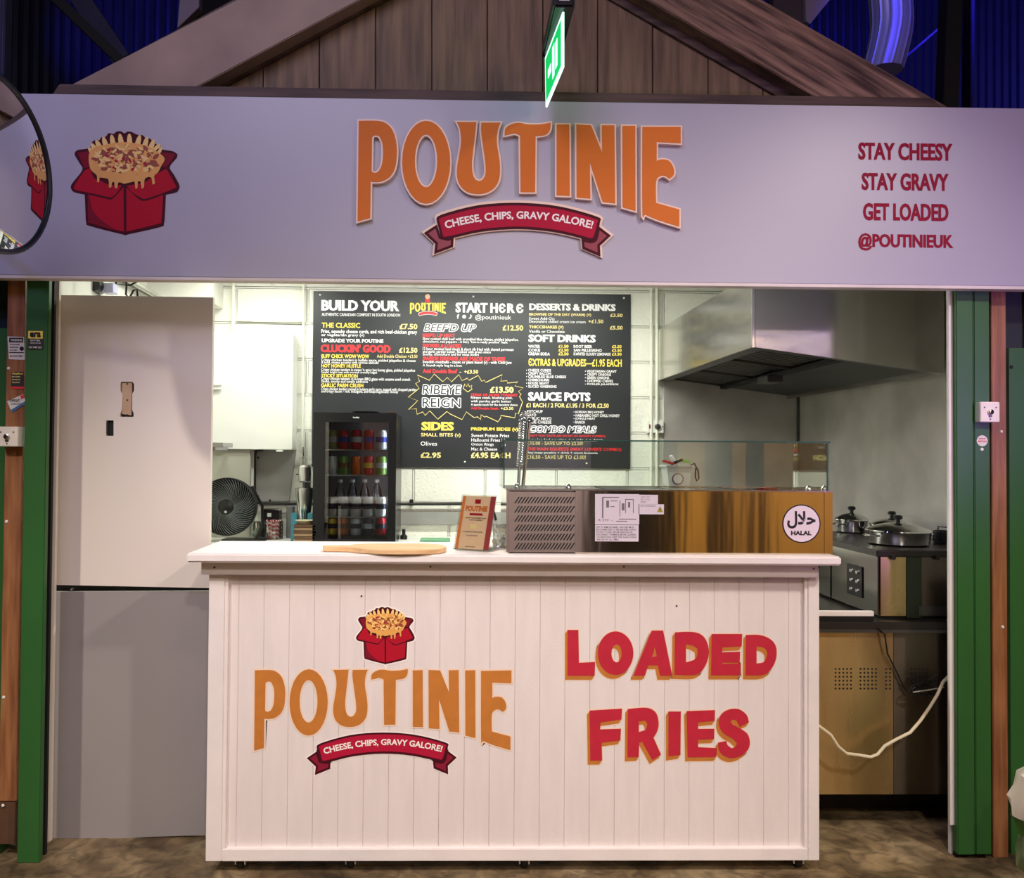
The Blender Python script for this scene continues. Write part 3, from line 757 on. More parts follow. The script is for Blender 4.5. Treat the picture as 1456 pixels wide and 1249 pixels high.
for i in range(n):
    a = px0+i*pw_
    part('pan_lid', MB().box(a+.003, a+pw_-.003, YB_+.03, YBb-.06, zc1-.004, zc1+.003), steel if i != 1 else black_pl, cs, .002)
    part('pan_edge', MB().box(a+.003, a+pw_-.003, YBb-.059, YBb-.052, zc1-.002, zc1+.006), steel, cs, .001)
# glass guard
gx0, gx1 = PX_(716, YB_+.02, 660), PX_(1177.5, YB_+.02, 660)
gz = XZ(950, 626.5, YB_+.02)[1]; gt = .005
Yg0, Yg1 = YB_+.02, YBb-.02
part('glass_front', MB().box(gx0, gx1, Yg0, Yg0+gt, zc1+.005, gz-.0055), glass, cs)
part('glass_side', MB().box(gx0, gx0+gt, Yg0+gt+.0005, Yg1, zc1+.005, gz-.0055), glass, cs)
part('glass_side', MB().box(gx1-gt, gx1, Yg0+gt+.0005, Yg1, zc1+.005, gz-.0055), glass, cs)
part('glass_top', MB().box(gx0-.004, gx1+.006, Yg0-.004, Yg0+.15, gz-.005, gz), glass, cs)
part('glass_rim', MB().box(gx0-.004, gx1+.006, Yg0-.0055, Yg0-.0042, gz-.005, gz).box(gx1-gt, gx1+.0003, Yg0-.0015, Yg0-.0002, zc1+.005, gz-.0055).box(gx0, gx0+.003, Yg0-.0015, Yg0-.0002, zc1+.005, gz-.0055), glass_edge, cs)
for q in (808, 1150, 1172, 735):
    X_ = PX_(q, Yg0+.02, 695)
    c = part('glass_clip', MB().lathe((X_, Yg0+.02, zc1+.004), [(.012, 0), (.012, .006), (.006, .016), (.003, .018)], 14), chrome, cs, smooth=True)
for q in ((1082, 696), (1100, 697), (1090, 699)):
    p = unp(*q, Yg0+.05)
    part('sauce_spill', MB().sphere((p.x, p.y, zc1+.006), .012, (1.4, .8, .5), 8, 5), pm('sauce_red', (120, 30, 26), .3), cs, smooth=True)
def sticker(px0_, py0_, px1_, py1_, m, parent, name='sticker', Y=YB_, label=None):
    a = XZ(px0_, py1_, Y); b_ = XZ(px1_, py0_, Y)
    return part(name, MB().box(a[0], b_[0], Y-.0006, Y-.0001, a[1], b_[1]), m, parent, label=label)
s1 = sticker(846, 703, 909, 746, sticker_w, cs, label='large white rating label'); s2 = sticker(846, 747, 908, 770, sticker_w, cs, label='white label with small print')
s3 = sticker(909, 704, 935.5, 717, sticker_w, cs); s4 = sticker(908, 717.5, 944, 731.5, sticker_w, cs)
YQ = YB_-.0009
for i, (a, b_) in enumerate(((848, 902), (848, 905), (848, 900), (848, 905), (848, 905), (848, 880))):
    text(['LIFT TO REMOVE PANEL. THIS UNIT MUST', 'BE CONNECTED TO AN EARTHED SUPPLY.', 'DO NOT COVER THE AIR VENTS IN USE.', 'DISCONNECT THE MAINS BEFORE CLEANING', 'OR SERVICING. KEEP THE GLASS CLEAN', 'AND DRY AT ALL TIMES.'][i], a, 748.8+i*3.5, b_, 751.3+i*3.5, YQ, m_blk, s2, .01, res=1)
text('R 290  -', 851, 738, 871, 741.5, YQ, m_grey, s1, .01, res=1)
fr = MB()
for (a, b_, c, d_) in ((856,707,858,737),(858,707,880,708),(862,712,866,722),(868,712,878,713),(868,720,874,721),(881,712,882,735),(884,716,888,726),(889,710,900,711),(889,711,890,730),(900,710,901,730),(893,714,896,722),(880,738,905,739),(876,741,892,742)):
    p, q = XZ(a, d_, YQ), XZ(c, b_, YQ); fr.box(p[0], q[0], YQ-.0001, YQ, p[1], q[1])
part('wiring_print', fr, m_grey, s1)
text('TESTED  UNIT', 911, 706, 924, 708, YQ, m_grey, s3, .0, res=1); text('MODEL  230V 50Hz', 911, 709.5, 924, 711.5, YQ, m_grey, s3, .0, res=1); text('SERIAL', 911, 713, 919, 715, YQ, m_grey, s3, .0, res=1)
tri = [XZ(*q, YQ) for q in ((934, 728.5), (943, 728.5), (938.5, 720))]
part('warning_mark', MB().prism(tri, YQ-.0002, YQ), pm('warn_yellow', (170, 150, 60), .5), s4)
text('!', 937.9, 722.6, 939.1, 727.6, YQ-.0004, m_blk, s4, .03)
text('WARNING: FLAMMABLE REFRIGERANT', 910, 719, 932, 720.6, YQ, m_grey, s4, 0, res=1)
hc = unp(1139.5, 745, YB_)
h = part('halal_sticker', MB().lathe((hc.x, YB_, hc.z), [(27.6/kc, -.0001), (27.6/kc, -.0008)], 48, 'y'), m_blk, cs, label='round halal certificate sticker')
part('sticker_face', MB().lathe((hc.x, YB_, hc.z), [(25.8/kc, -.0009), (25.8/kc, -.0012)], 48, 'y'), pm('sticker_pale', (226, 210, 218), .45, var=.01), h)
text('\uFEDD\uFEFC\uFEA3', 1119, 727, 1160, 752, YB_-.0016, m_blk, h, .035)
text('HALAL', 1124.5, 755, 1154, 761.5, YB_-.0016, m_blk, h, .05)

# ------------------------------------------------------------------ things on the counter and in the case
def tongs():
    a0 = unp(737, 697, .05); a0.z = zc1+.006; a1 = unp(742, 600, .05); a2 = unp(747, 577, .05)
    b1 = unp(753, 598, .05); b0 = unp(743.5, 697, .05); b0.z = zc1+.006
    t = thing('serving_tongs', 'steel tongs with a twisted wire handle standing in the topping case', 'tongs', tuple(a0))
    part('arm', MB().tube([a0, a0.lerp(a1, .3)], .006, 8), chrome, t, smooth=True)
    coil = []; n = 260
    for i in range(n+1):
        s_ = i/n; L1 = .78
        if s_ < L1: p = a0.lerp(a1, .3+.7*s_/L1); 
        else:
            th = (s_-L1)/(1-L1)*math.pi; mid = (a1+b1)/2; rx = (b1-a1).length/2
            p = mid+Vector((-math.cos(th)*rx, 0, math.sin(th)*rx*2.2))
        ph = i*2*math.pi/10.5
        p = p+Vector((math.cos(ph)*.0105, math.sin(ph)*.0105, 0)); coil.append(p)
    part('twisted_wire', MB().tube(coil, .0022, 5), chrome, t, smooth=True)
    part('arm', MB().tube([a0.lerp(a1, .25), a1, a2], .003, 6), chrome, t, smooth=True)
    part('arm', MB().tube([b0, b0.lerp(b1, .4), b1], .0065, 8), chrome, t, smooth=True)
    part('handle_end', MB().sphere(b1, .012, (1, 1, .8), 10, 6), black_pl, t, smooth=True)
tongs()
# tub with packets
Yt = YBb-.07
def tub():
    a = PX_(947, Yt, 680); b_ = PX_(983, Yt, 680); z0 = zc1+.0065; z1 = XZ(960, 662, Yt)[1]
    t = thing('condiment_tub', 'white tub with round logo holding sachets behind the glass guard', 'tub', ((a+b_)/2, Yt+.03, z0))
    w0, w1 = (b_-a)*.40, (b_-a)*.5; cx = (a+b_)/2; cy = Yt+.03
    q0 = [(cx-w0, cy-w0, z0), (cx+w0, cy-w0, z0), (cx+w0, cy+w0, z0), (cx-w0, cy+w0, z0)]
    q1 = [(cx-w1, cy-w1, z1), (cx+w1, cy-w1, z1), (cx+w1, cy+w1, z1), (cx-w1, cy+w1, z1)]
    part('pot', MB().hexa(q0, q1), cup_white, t, .003)
    part('rim', MB().box(cx-w1-.005, cx+w1+.005, cy-w1-.005, cy+w1+.005, z1-.008, z1+.001), cup_white, t, .002)
    c = XZ(962, 681, Yt)
    part('logo', MB().lathe((c[0], cy-w1-.001, c[1]), [(.021, .004), (.021, .0)], 24, 'y'), pm('logo_plum', (130, 60, 80), .5), t)
    part('logo', MB().lathe((c[0], cy-w1-.0015, c[1]), [(.018, .002), (.018, .0)], 24, 'y'), cup_white, t)
    st = [Vector((cx+w1, cy, z1-.002)), Vector((cx+w1+.02, cy, z1+.008)), Vector((cx+w1+.035, cy, z1-.02)), Vector((cx+w1+.038, cy, z1-.05)), Vector((cx+w1+.03, cy, z1-.06)), Vector((cx+w1+.024, cy, z1-.045)), Vector((cx+w1+.026, cy, z1-.01))]
    part('strap', MB().tube([tuple(p) for p in st], .003, 6), pm('strap_plum', (60, 30, 50), .6), t, smooth=True)
    for i, (dx, m, a_) in enumerate(((-.035, pm('sachet_red', (190, 70, 50), .4), .3), (.0, black_pl, -.4), (.03, pm('sachet_green', (130, 190, 80), .4), .2), (-.01, cup_white, 1.0))):
        mb = MB().box(-.022, .022, -.012, .012, -.004, .006)
        mb.xf(lambda v: Matrix.Rotation(a_, 3, 'Y') @ v+Vector((cx+dx, cy+.006*i-.01, z1+.010+.003*i)))
        names = ['red', 'black', 'green', 'white']
        solo('sachet', mb, m, .002, label=f'{names[i]} sachet lying on top of the white tub in the case', cat='sachet')
tub()
# wooden paddle board
def paddle():
    t = thing('serving_paddle', 'light wooden paddle board with a short handle lying on the counter', 'chopping board', (.0, -.1, ztop))
    def gp(px, py):       # point on the worktop
        py = 772.5+(py-772.5)*.74
        d = ray(px, py); k = (ztop+.016-CAM.z)/d.z; p = CAM+d*k; return (p.x, p.y)
    out = [gp(459, 777.5), gp(496, 776.5), gp(505, 775), gp(530, 773.6), gp(570, 773.2), gp(610, 774), gp(628, 776), gp(635, 779.5), gp(630, 783.5), gp(610, 786), gp(560, 786.5), gp(520, 784.8), gp(500, 782.3), gp(490, 781.3), gp(460, 780.8)]
    out = smooth(out, 4, 60)
    part('board', MB().prismz(out, ztop+.001, ztop+.017), wood_board, t, .002)
paddle()
# leaning menu holder
def holder():
    BL = unp(645, 784, -.085); BL.z = ztop+.004
    a = math.radians(25); wv = Vector((math.cos(a), -math.sin(a), 0)); nb = Vector((math.sin(a), math.cos(a), 0))
    W_ = .138; H = .205; up = (Vector((0, 0, 1))*math.cos(math.radians(21))+nb*math.sin(math.radians(21)))
    t = thing('menu_holder', 'clear holder with an orange and red leaflet leaning left of the steel case', 'menu holder', tuple(BL+wv*W_/2))
    nf = wv.cross(up).normalized()      # towards the viewer or away
    if nf.y > 0: nf = -nf
    def quad(u0, u1, v0, v1, o0, o1):
        mb = MB(); A = [BL+wv*u0+up*v0, BL+wv*u1+up*v0, BL+wv*u1+up*v1, BL+wv*u0+up*v1]
        return mb.hexa([p+nf*o0 for p in A], [p+nf*o1 for p in A])
    tan = pm('leaflet_tan', (242, 208, 164), .5, var=.02)
    lf = part('leaflet', quad(.004, W_-.004, .004, H-.004, .0, .001), tan, t)
    part('leaflet_band', quad(W_-.024, W_-.004, .004, H-.004, .0012, .0016), pm('leaflet_red', (170, 34, 36), .5), lf)
    part('leaflet_band', quad(.004, .016, .004, H-.004, .0012, .0016), pm('leaflet_orange', (226, 130, 40), .5), lf)
    part('acrylic_cover', quad(0, W_, 0, H, .003, .0045), acrylic, t)
    part('acrylic_foot', MB().add([BL, BL+wv*W_, BL+wv*W_+nb*.11, BL+nb*.11]+[p+Vector((0, 0, .003)) for p in (BL, BL+wv*W_, BL+wv*W_+nb*.11, BL+nb*.11)], [(3,2,1,0),(4,5,6,7),(0,1,5,4),(1,2,6,5),(2,3,7,6),(3,0,4,7)]), acrylic, t)
    def tx(s_, u0, u1, v0, v1, m, b_=.02): text3(s_, BL+wv*u0*W_+up*v0*H+nf*.002, wv*(u1-u0)*W_, up*(v1-v0)*H, m, lf, b_)
    tx('POUTINIE', .16, .78, .70, .80, orange, .05)
    tx('START YOUR ORDER NOW', .2, .78, .565, .59, m_blk); tx('SCAN THE MENU', .32, .68, .53, .552, m_blk)
    tx('OR ORDER AT THE COUNTER', .18, .74, .315, .338, m_grey); tx('LOADED FRIES', .3, .62, .25, .27, m_grey)
    tx('@POUTINIEUK', .32, .6, .05, .07, m_blk)
    part('leaflet_print', quad(.30*W_, .66*W_, .625*H, .665*H, .0012, .0018), crimson, lf)
    part('leaflet_print', quad(.40*W_, .56*W_, .84*H, .92*H, .0012, .0018), box_red, lf)
    part('leaflet_print', quad(.36*W_, .54*W_, .39*H, .46*H, .0012, .0016), m_cream, lf)
holder()
# crumpled clear film between holder and case
mb = MB(); rnd = random.Random(5)
base = unp(708.5, 786, .0)
ring = []
for k in range(9):
    rr = []
    for j in range(12):
        a = 2*math.pi*j/12; r = .016+.008*rnd.random()
        rr.append((base.x+math.cos(a)*r, base.y+.02+math.sin(a)*r*1.3, ztop+.001+k*.0105))
    ring += rr
fs = [(k*12+j, k*12+(j+1) % 12, (k+1)*12+(j+1) % 12, (k+1)*12+j) for k in range(8) for j in range(12)]+[tuple(range(12)), tuple(range(96, 108))]
mb.add(ring, fs)
solo('plastic_bag', mb, glassmat('clear_film', (225, 225, 225), .25, .15), label='crumpled clear plastic bag between the menu holder and the case', cat='bag')
# ------------------------------------------------------------------ menu board
YM = YB-.012
t = thing('menu_board', 'large black menu board with white, yellow and red print on the back wall', 'menu', tuple(unp(670, 668, YM)))
ma, mc = XZ(443, 664, YM), XZ(897, 417.5, YM)
mz1 = (XZ(443, 413.5, YM)[1]+XZ(897, 419, YM)[1])/2; mz0 = (XZ(443, 663, YM)[1]+XZ(897, 667.5, YM)[1])/2
part('panel', MB().box(ma[0], mc[0], YM, YB-.001, mz0, mz1), menu_blk, t, .001)
for q in ((455, 419.5), (673, 422), (887, 424), (661, 657), (834, 659)):
    p = unp(*q, YM); part('screw', MB().lathe(p, [(.006, .0), (.006, -.003), (.003, -.005)], 10, 'y'), cup_white, t)
YX = YM-.0015
def T(s, x0, y0, x1, y1, m, b=.02, shear=0):
    f_ = min(.42, max(0, b-.035)*16)
    text(s, x0+f_, y0, x1-f_, y1, YX, m, t, min(b, .035), res=2, shear=shear, fat=f_)
def outlined(s, x0, y0, x1, y1, sh=.15):
    text(s, x0+1.3, y0+1.3, x1-1.3, y1-1.3, YX, m_white, t, .03, res=3, shear=sh, fat=1.05, ring=True)
    text(s, x0+1.3, y0+1.3, x1-1.3, y1-1.3, YX-.0008, menu_blk, t, 0, res=4, shear=sh)
T('BUILD YOUR', 457, 427, 568, 442.5, m_white, .06)
T('AUTHENTIC CANADIAN COMFORT IN SOUTH LONDON', 457.5, 445.5, 569, 450, m_white)
T('THE CLASSIC', 457.5, 459, 512, 466.5, m_yel, .03); T('£7.50', 568, 460.5, 593.5, 468.5, m_cream, .03)
T('Fries, squeaky cheese curds, and rich beef-chicken gravy', 457, 469, 593, 476, m_white); T('or vegetarian gravy (v)', 457, 474.5, 518, 479.5, m_white)
T('UPGRADE YOUR POUTINE', 457.5, 482, 545, 487.5, m_white, .04)
T("CLUCKIN' GOOD", 456, 490, 555.5, 501.5, m_red, .07); T('£12.50', 567.5, 494.5, 593.5, 502, m_cream, .03)
T('BUFF CHICK WOW WOW', 457, 504, 525, 509.5, m_yel, .03); T('Add Double Chicken +£3.50', 536, 504.5, 593.5, 509, m_cream, .01)
T('Crispy chicken tenders in buffalo sauce, pickled jalapeños & cheese', 457, 510.5, 591, 515.5, m_white, .01); T('& bold, cheesy poutine with serious attitude', 457, 514, 538, 518.5, m_white, .01)
T('HOT HONEY HUSTLE', 457, 518, 513, 523, m_yel, .03)
T("Crispy chicken tenders in sweet 'n spicy hot honey glaze, pickled jalapeños", 457, 524, 590, 529.5, m_white, .01); T('Sweet, bright heat with moreish crunchy edges', 457, 528, 536, 532, m_white, .01)
T('STICKY SITUATION', 457, 532, 508.5, 537, m_yel, .03)
T('Crispy chicken tenders in Korean BBQ glaze with sesame seed crunch', 457, 537, 583, 542.5, m_white, .01); T('Sticky, smoky and totally addictive', 457, 541, 523, 545.5, m_white, .01)
T('GARLIC PARM CRUSH', 456.5, 545.5, 516.5, 551, m_yel, .03)
T('Crispy chicken tenders tossed in buttery garlic parm, topped with chopped parsley', 457, 551.5, 592, 557, m_white, .01); T('and crispy bacon - rich, indulgent, and unapologetically cheesy', 457, 555, 566, 560, m_white, .01)
# small logo
def sl(x, y): return (583+(x-158)*(51/1207), 431+(y-463-(x-158)*.019)*(15.5/374))
for kx, pl in LET.items():
    part('lettering', shape_mb(pxpolys(pl, YX, sl, kx != 'O'), YX-.0006, .0004, .0010), m_yel, t)
part('logo_banner', shape_mb(pxpolys([BAN_MID], YX, sl), YX-.0006, .0004, .003), m_white, t)
part('logo_banner', shape_mb(pxpolys([BAN_MID], YX, sl), YX-.0012, .0004), m_red, t)
q = XZ(608, 427, YX); part('logo_box', MB().box(q[0]-.016, q[0]+.016, YX-.0008, YX, q[1]-.013, q[1]+.010), m_red, t)
q = XZ(608, 422, YX); part('logo_fries', MB().lathe((q[0], YX, q[1]), [(.016, 0), (.016, -.001)], 16, 'y'), pm('fry_pale', (240, 200, 160), .5), t)
T('START H', 647.5, 430.5, 708, 445, m_white, .065); T('Є', 709, 431.5, 719, 445.2, m_white, .065); T('R', 721, 431.5, 732.5, 445.3, m_white, .065); T('Є', 734, 431.8, 744.5, 445.5, m_white, .065)
T('f', 649.5, 447, 653, 453.5, m_white, .03); T('@poutinieuk', 675.5, 447.5, 727, 456.5, m_white, .0)
for (a, b_) in ((660, 450.5),):
    q = XZ(a, b_, YX); part('social_icon', MB().lathe((q[0], YX, q[1]), [(.012, 0), (.012, -.0006)], 16, 'y'), m_white, t)
T('♪', 666.5, 447, 671.5, 453.5, m_white, .02)
outlined("BEEF'D UP", 601.5, 459.5, 678, 472.5, .25); T('£12.50', 714.5, 462.5, 744, 470.5, m_cream, .03)
T("BEEF'D UP HEAT", 601, 474.5, 647, 480, m_red, .04)
T('Slow cooked chilli beef with crumbled blue cheese, pickled jalapeños,', 601, 480.5, 737.5, 485.5, m_white, .01); T('chimichurri, red peppers - A fiery "hot-n-ready poutine" feast', 601, 484.5, 722, 489, m_white, .01)
T('SMOKED & LOADED', 601, 489, 656, 494.5, m_red, .04)
T('12 hour smoked beef chuck & short rib fried with shaved parmesan', 601, 494.5, 730.5, 500, m_white, .01); T('and garlic parsley butter, finished with green onion', 601, 498.5, 698, 503.5, m_white, .01); T('Smoky, chimichurri and for meat lovers', 601, 502.5, 681, 507, m_white, .01)
T('SWEDE DREAMS ARE MADE OF THESE', 601, 507.5, 718.5, 513.5, m_red, .04)
T('Swedish meatballs - classic or plant based (v) - with Chilli Jam', 601, 513, 727.5, 518.5, m_white, .01); T('A Scandi-style hug in a box', 601, 518, 657, 522.5, m_white, .01)
T('Add Double Beef', 601, 525, 650, 531, m_red, .03); T('-  +£3.50', 653.5, 526, 680, 531.5, m_cream, .02)
burst = [(593.5,533.5),(610.5,541),(617.5,532),(629.5,543),(636,537),(642,543),(652.5,533),(657,541.5),(664.5,538),(667,541),(680,534),(685,542.5),(688.5,541),(691,544),(714,533),(712,542.5),(721,541.5),(721.5,545),(736,543.5),(732,549),(744,552),(737,557),(741,561),(738.5,564),(743,572),(737,589),(733,587.5),(732,594.5),(712,591),(712,594.5),(708,600),(693,593),(691,592),(689.5,593.5),(684,590),(683.5,597),(679,593),(674,594),(663,586),(657,597),(640,589),(635.5,585.5),(622.5,596.5),(611,584.5),(604.5,591),(601,586),(593,589.5),(592,581.5),(581,582.5),(594,570),(580.5,565),(596,552.5),(591,545.5),(596.5,542.5)]
part('starburst_outline', MB().tube([unp(a, b_, YX-.001) for a, b_ in burst], .0026, 4, True), m_cream, t)
outlined('RIBEYE', 599.5, 546.5, 657, 562, .1); outlined('REIGN', 599.5, 565, 656, 580.5, .0)
crown = [(658.5,552.5),(661,546),(663.5,550),(665.5,545.5),(667.5,550.5),(671,548),(670,552),(671.5,553.5),(665,557.5)]
part('crown_drawing', MB().tube([unp(a, b_, YX-.001) for a, b_ in crown], .0026, 4, True), m_cream, t)
T('£13.50', 696.5, 550, 730.5, 559, m_cream, .05)
T('STEAK ME HOME TONIGHT', 669.5, 560, 736, 564, m_red, .03)
T('Ribeye steak, blushing pink,', 669.5, 564, 729, 568.5, m_white, .01); T('with parsley garlic butter', 669.5, 569, 727, 573.5, m_white, .01); T('A special touch for the decadent choice', 669.5, 574, 736, 578.5, m_white, .01)
T('Add Double Steak', 669.5, 579, 709, 582.5, m_red, .02); T('+£3.50', 712, 579, 730, 583, m_cream, .02)
T('SIDES', 599, 600, 645.5, 612.5, m_yel, .08); T('SMALL BITES (v)', 598.5, 616, 655, 622.5, m_cream, .02); T('Olives', 598, 628, 621.5, 634, m_white, .01); T('£2.95', 598, 643.5, 627, 651.5, m_cream, .03)
T('PREMIUM SIDES (v)', 669.5, 608, 737, 614, m_yel, .04)
T('Sweet Potato Fries', 670, 617, 724, 622, m_white, .01); T('Halloumi Fries', 670, 623.5, 711, 628.5, m_white, .01); T('Onion Rings', 670, 630, 702, 635, m_white, .01); T('Mac & Cheese', 670, 636.5, 707, 641, m_white, .01)
T('£4.95 EACH', 669.5, 643.5, 726, 652, m_cream, .04)
for a, b_ in ((713, 626), (713, 633)): T('10', a, b_-2, a+6, b_+2, m_white, .0)
T('DESSERTS & DRINKS', 752, 432, 876, 442, m_white, .06)
T('BROWNIE OF THE DAY (WARM) (V)', 752, 445.5, 841, 450.5, m_cream, .03); T('£3.50', 867.5, 446, 885.5, 451, m_cream, .03)
T('Sweet Add-On:', 752, 451, 789, 455, m_white, .01); T('Devonshire chilled cream ice cream', 752, 455.5, 833, 459.5, m_white, .01); T('+£1.50', 836.5, 454.5, 858, 460, m_cream, .02)
T('THICCSHAKES (V)', 752, 463, 801.5, 468.5, m_cream, .03); T('£5.50', 867, 463.5, 885.5, 469, m_cream, .03); T('Vanilla or Chocolate', 752, 469.5, 803, 473.5, m_white, .01)
T('SOFT DRINKS', 751, 476, 847.5, 487, m_white, .06)
for i, (a, p1, b_, p2, xe) in enumerate((('WATER', '£1.50', 'ROOT BEER', '£2.50', 842), ('COKE', '£2.50', 'SAN PELLEGRINO', '£2.50', 856), ('CREAM SODA', '£2.50', 'R.WHITES CLOUDY LEMONADE', '£3.50', 868.5))):
    y = 490.5+i*5.4
    T(a, 751, y, 768+(14 if i == 2 else 0), y+4.3, m_white, .03); T(p1, 794, y, 808.5, y+4.3, m_yel, .03); T(b_, 815.5, y+.3, xe, y+4.5, m_white, .03); T(p2, 870, y+.4, 884, y+4.6, m_yel, .03)
T('ЄXTRAS & UPGRADES—£1.95 EACH', 751, 510, 884.5, 521.5, m_yel, .03)
for i, s_ in enumerate(('CHEESE CURDS', 'CRISPY BACON', 'CRUMBLED BLUE CHEESE', 'CHIMICHURRI', 'HOUSE GRAVY', 'SLICED GHERKINS')):
    T('• '+s_, 748, 524.8+i*4.6, 751+len(s_)*2.7, 528.6+i*4.6, m_white, .02)
for i, s_ in enumerate(('VEGETARIAN GRAVY', 'CRISPY ONIONS', 'GREEN ONIONS', 'CHOPPED CHIVES', 'PICKLED JALAPEÑOS')):
    T('• '+s_, 831.5, 526.3+i*4.6, 834.5+len(s_)*2.65, 530.2+i*4.6, m_white, .02)
T('SAUCE POTS', 750.5, 558, 840, 570.5, m_white, .07)
T('£1 EACH / 2 FOR £1.95 / 3 FOR £2.50', 748, 573.5, 866, 580, m_cream, .03)
for i, s_ in enumerate(('KETCHUP', 'MAYO', 'GARLIC MAYO', 'BLUE CHEESE')): T('• '+s_, 746, 583.3+i*5, 750+len(s_)*3.1, 587.5+i*5, m_white, .01)
for i, s_ in enumerate(('KOREAN BBQ HONEY', 'HABANERO HOT CHILLI HONEY', 'JUNGLE HEAT', 'RANCH')): T('• '+s_, 815.5, 584.5+i*4.7, 819+len(s_)*2.5, 588.5+i*4.7, m_white, .02)
outlined('COMBO MEALS', 751, 605, 849.5, 616.5, .2)
T("CAN'T YOU TASTE AN OH MY SO MIGHTY COMBO)", 750, 618.5, 861, 622.5, m_red, .02)
T('Any loaded poutine + a side + a drink', 750, 624, 858, 628, m_white, .0); T('£15.00 - SAVE UP TO £2.50!', 750, 628.5, 829, 633, m_cream, .0)
T("THE MAIN SQUEEZE (MEAT LOVER'S COMBO)", 749, 636.5, 884, 642.5, m_red, .03)
T('Any meat poutine + drink + warm brownie', 749, 642.5, 850, 646.5, m_white, .01); T('£16.50 - SAVE UP TO £3.00!', 749, 647.5, 833, 653, m_cream, .0)
# ------------------------------------------------------------------ kitchen along the back wall
ZW = .955; YW = 1.50          # worktop height and its front
t = thing('back_worktop', 'white worktop along the back wall under the menu board', 'worktop', (-.2, 1.8, 0))
part('top', MB().box(XL+.01, 1.25, YW, YB-.002, ZW-.04, ZW), cup_white, t, .004)
part('cabinet', MB().box(XL+.02, 1.2, YW+.03, YB-.01, .0, ZW-.041), cup_white, t)
# fridge
Yf = 1.60; kf = ppm(Yf)
fx0, fx1 = PX_(445, Yf, 680), PX_(563, Yf, 680); fz0 = ZW+.001; fz1 = XZ(505, 587, Yf)[1]; fyb = YB-.055
fr = thing('drinks_fridge', 'black glass-door drinks fridge on the back worktop', 'fridge', ((fx0+fx1)/2, Yf+.2, fz0))
th = .03
part('cabinet', MB().box(fx0, fx0+th, Yf+.03, fyb, fz0, fz1).box(fx1-th, fx1, Yf+.03, fyb, fz0, fz1).box(fx0+th, fx1-th, Yf+.03, fyb, fz1-th, fz1).box(fx0+th, fx1-th, Yf+.03, fyb, fz0, fz0+.05), fridge_blk, fr, .003)
part('liner', MB().box(fx0+th, fx1-th, fyb-.02, fyb, fz0+.05, fz1-th), pm('liner_grey', (170, 172, 172), .5), fr)
iz0 = fz0+.035; iz1 = XZ(505, 600.5, Yf)[1]; ix0, ix1 = PX_(461.5, Yf, 680), PX_(552, Yf, 680)
part('door_frame', shape_mb([[(fx0, fz0+.004), (fx1, fz0+.004), (fx1, fz1), (fx0, fz1)], [(ix0, iz0), (ix1, iz0), (ix1, iz1), (ix0, iz1)]], Yf, .028), fridge_blk, fr, .002)
part('door_glass', MB().box(ix0, ix1, Yf+.008, Yf+.012, iz0, iz1), fr_glass, fr)
text('husky', 502, 592.5, 511, 595.5, Yf-.001, m_white, fr, .02)
part('hinge', MB().box(fx1-.05, fx1-.005, Yf+.002, Yf+.04, fz1+.001, fz1+.008), chrome, fr, .002)
part('led_strip', MB().box(fx1-th-.012, fx1-th-.002, Yf+.05, Yf+.06, iz0+.05, iz1), emis('fridge_led', (235, 240, 255), 26), fr)
shz = [XZ(505, y, Yf+.03)[1] for y in (640, 676, 735.5)]
for z in shz:
    s_ = part('shelf', MB().box(fx0+th+.002, fx1-th-.013, Yf+.035, fyb-.03, z-.003, z+.001), glass, fr)
    part('shelf_rim', MB().box(fx0+th+.002, fx1-th-.013, Yf+.032, Yf+.035, z-.004, z+.003), chrome, s_)
def can_proto(m_body, m_band, label, loc, group=None, h=.118, r=.031):
    c = thing('drink_can', label, 'can', loc, group)
    part('body', MB().lathe(loc, [(r*.8, 0), (r, .008), (r, h-.014), (r*.82, h-.002), (r*.82, h)], 16), m_body, c, smooth=True)
    part('band', MB().lathe(loc, [(r+.0006, h*.38), (r+.0006, h*.66)], 16, caps=False), m_band, c, smooth=True)
    part('lid', MB().lathe(loc, [(r*.78, h), (r*.7, h+.001)], 14), chrome, c)
    return c
def cm(n, c): return pm(n, c, .3, .3, var=.04)
red_c, blue_c, khaki, pale_c, silver = cm('can_red', (190, 36, 46)), cm('can_blue', (40, 60, 150)), cm('can_khaki', (150, 150, 96)), cm('can_pale', (190, 196, 200)), cm('can_silver', (206, 206, 200))
orange_c, greenc, darkc, yel_c, brown_c = cm('can_orange', (214, 108, 40)), cm('can_green', (110, 150, 70)), cm('can_dark', (40, 42, 60)), cm('can_yellow', (220, 190, 70)), cm('can_brown', (120, 78, 44))
step = (ix1-ix0)/5.0
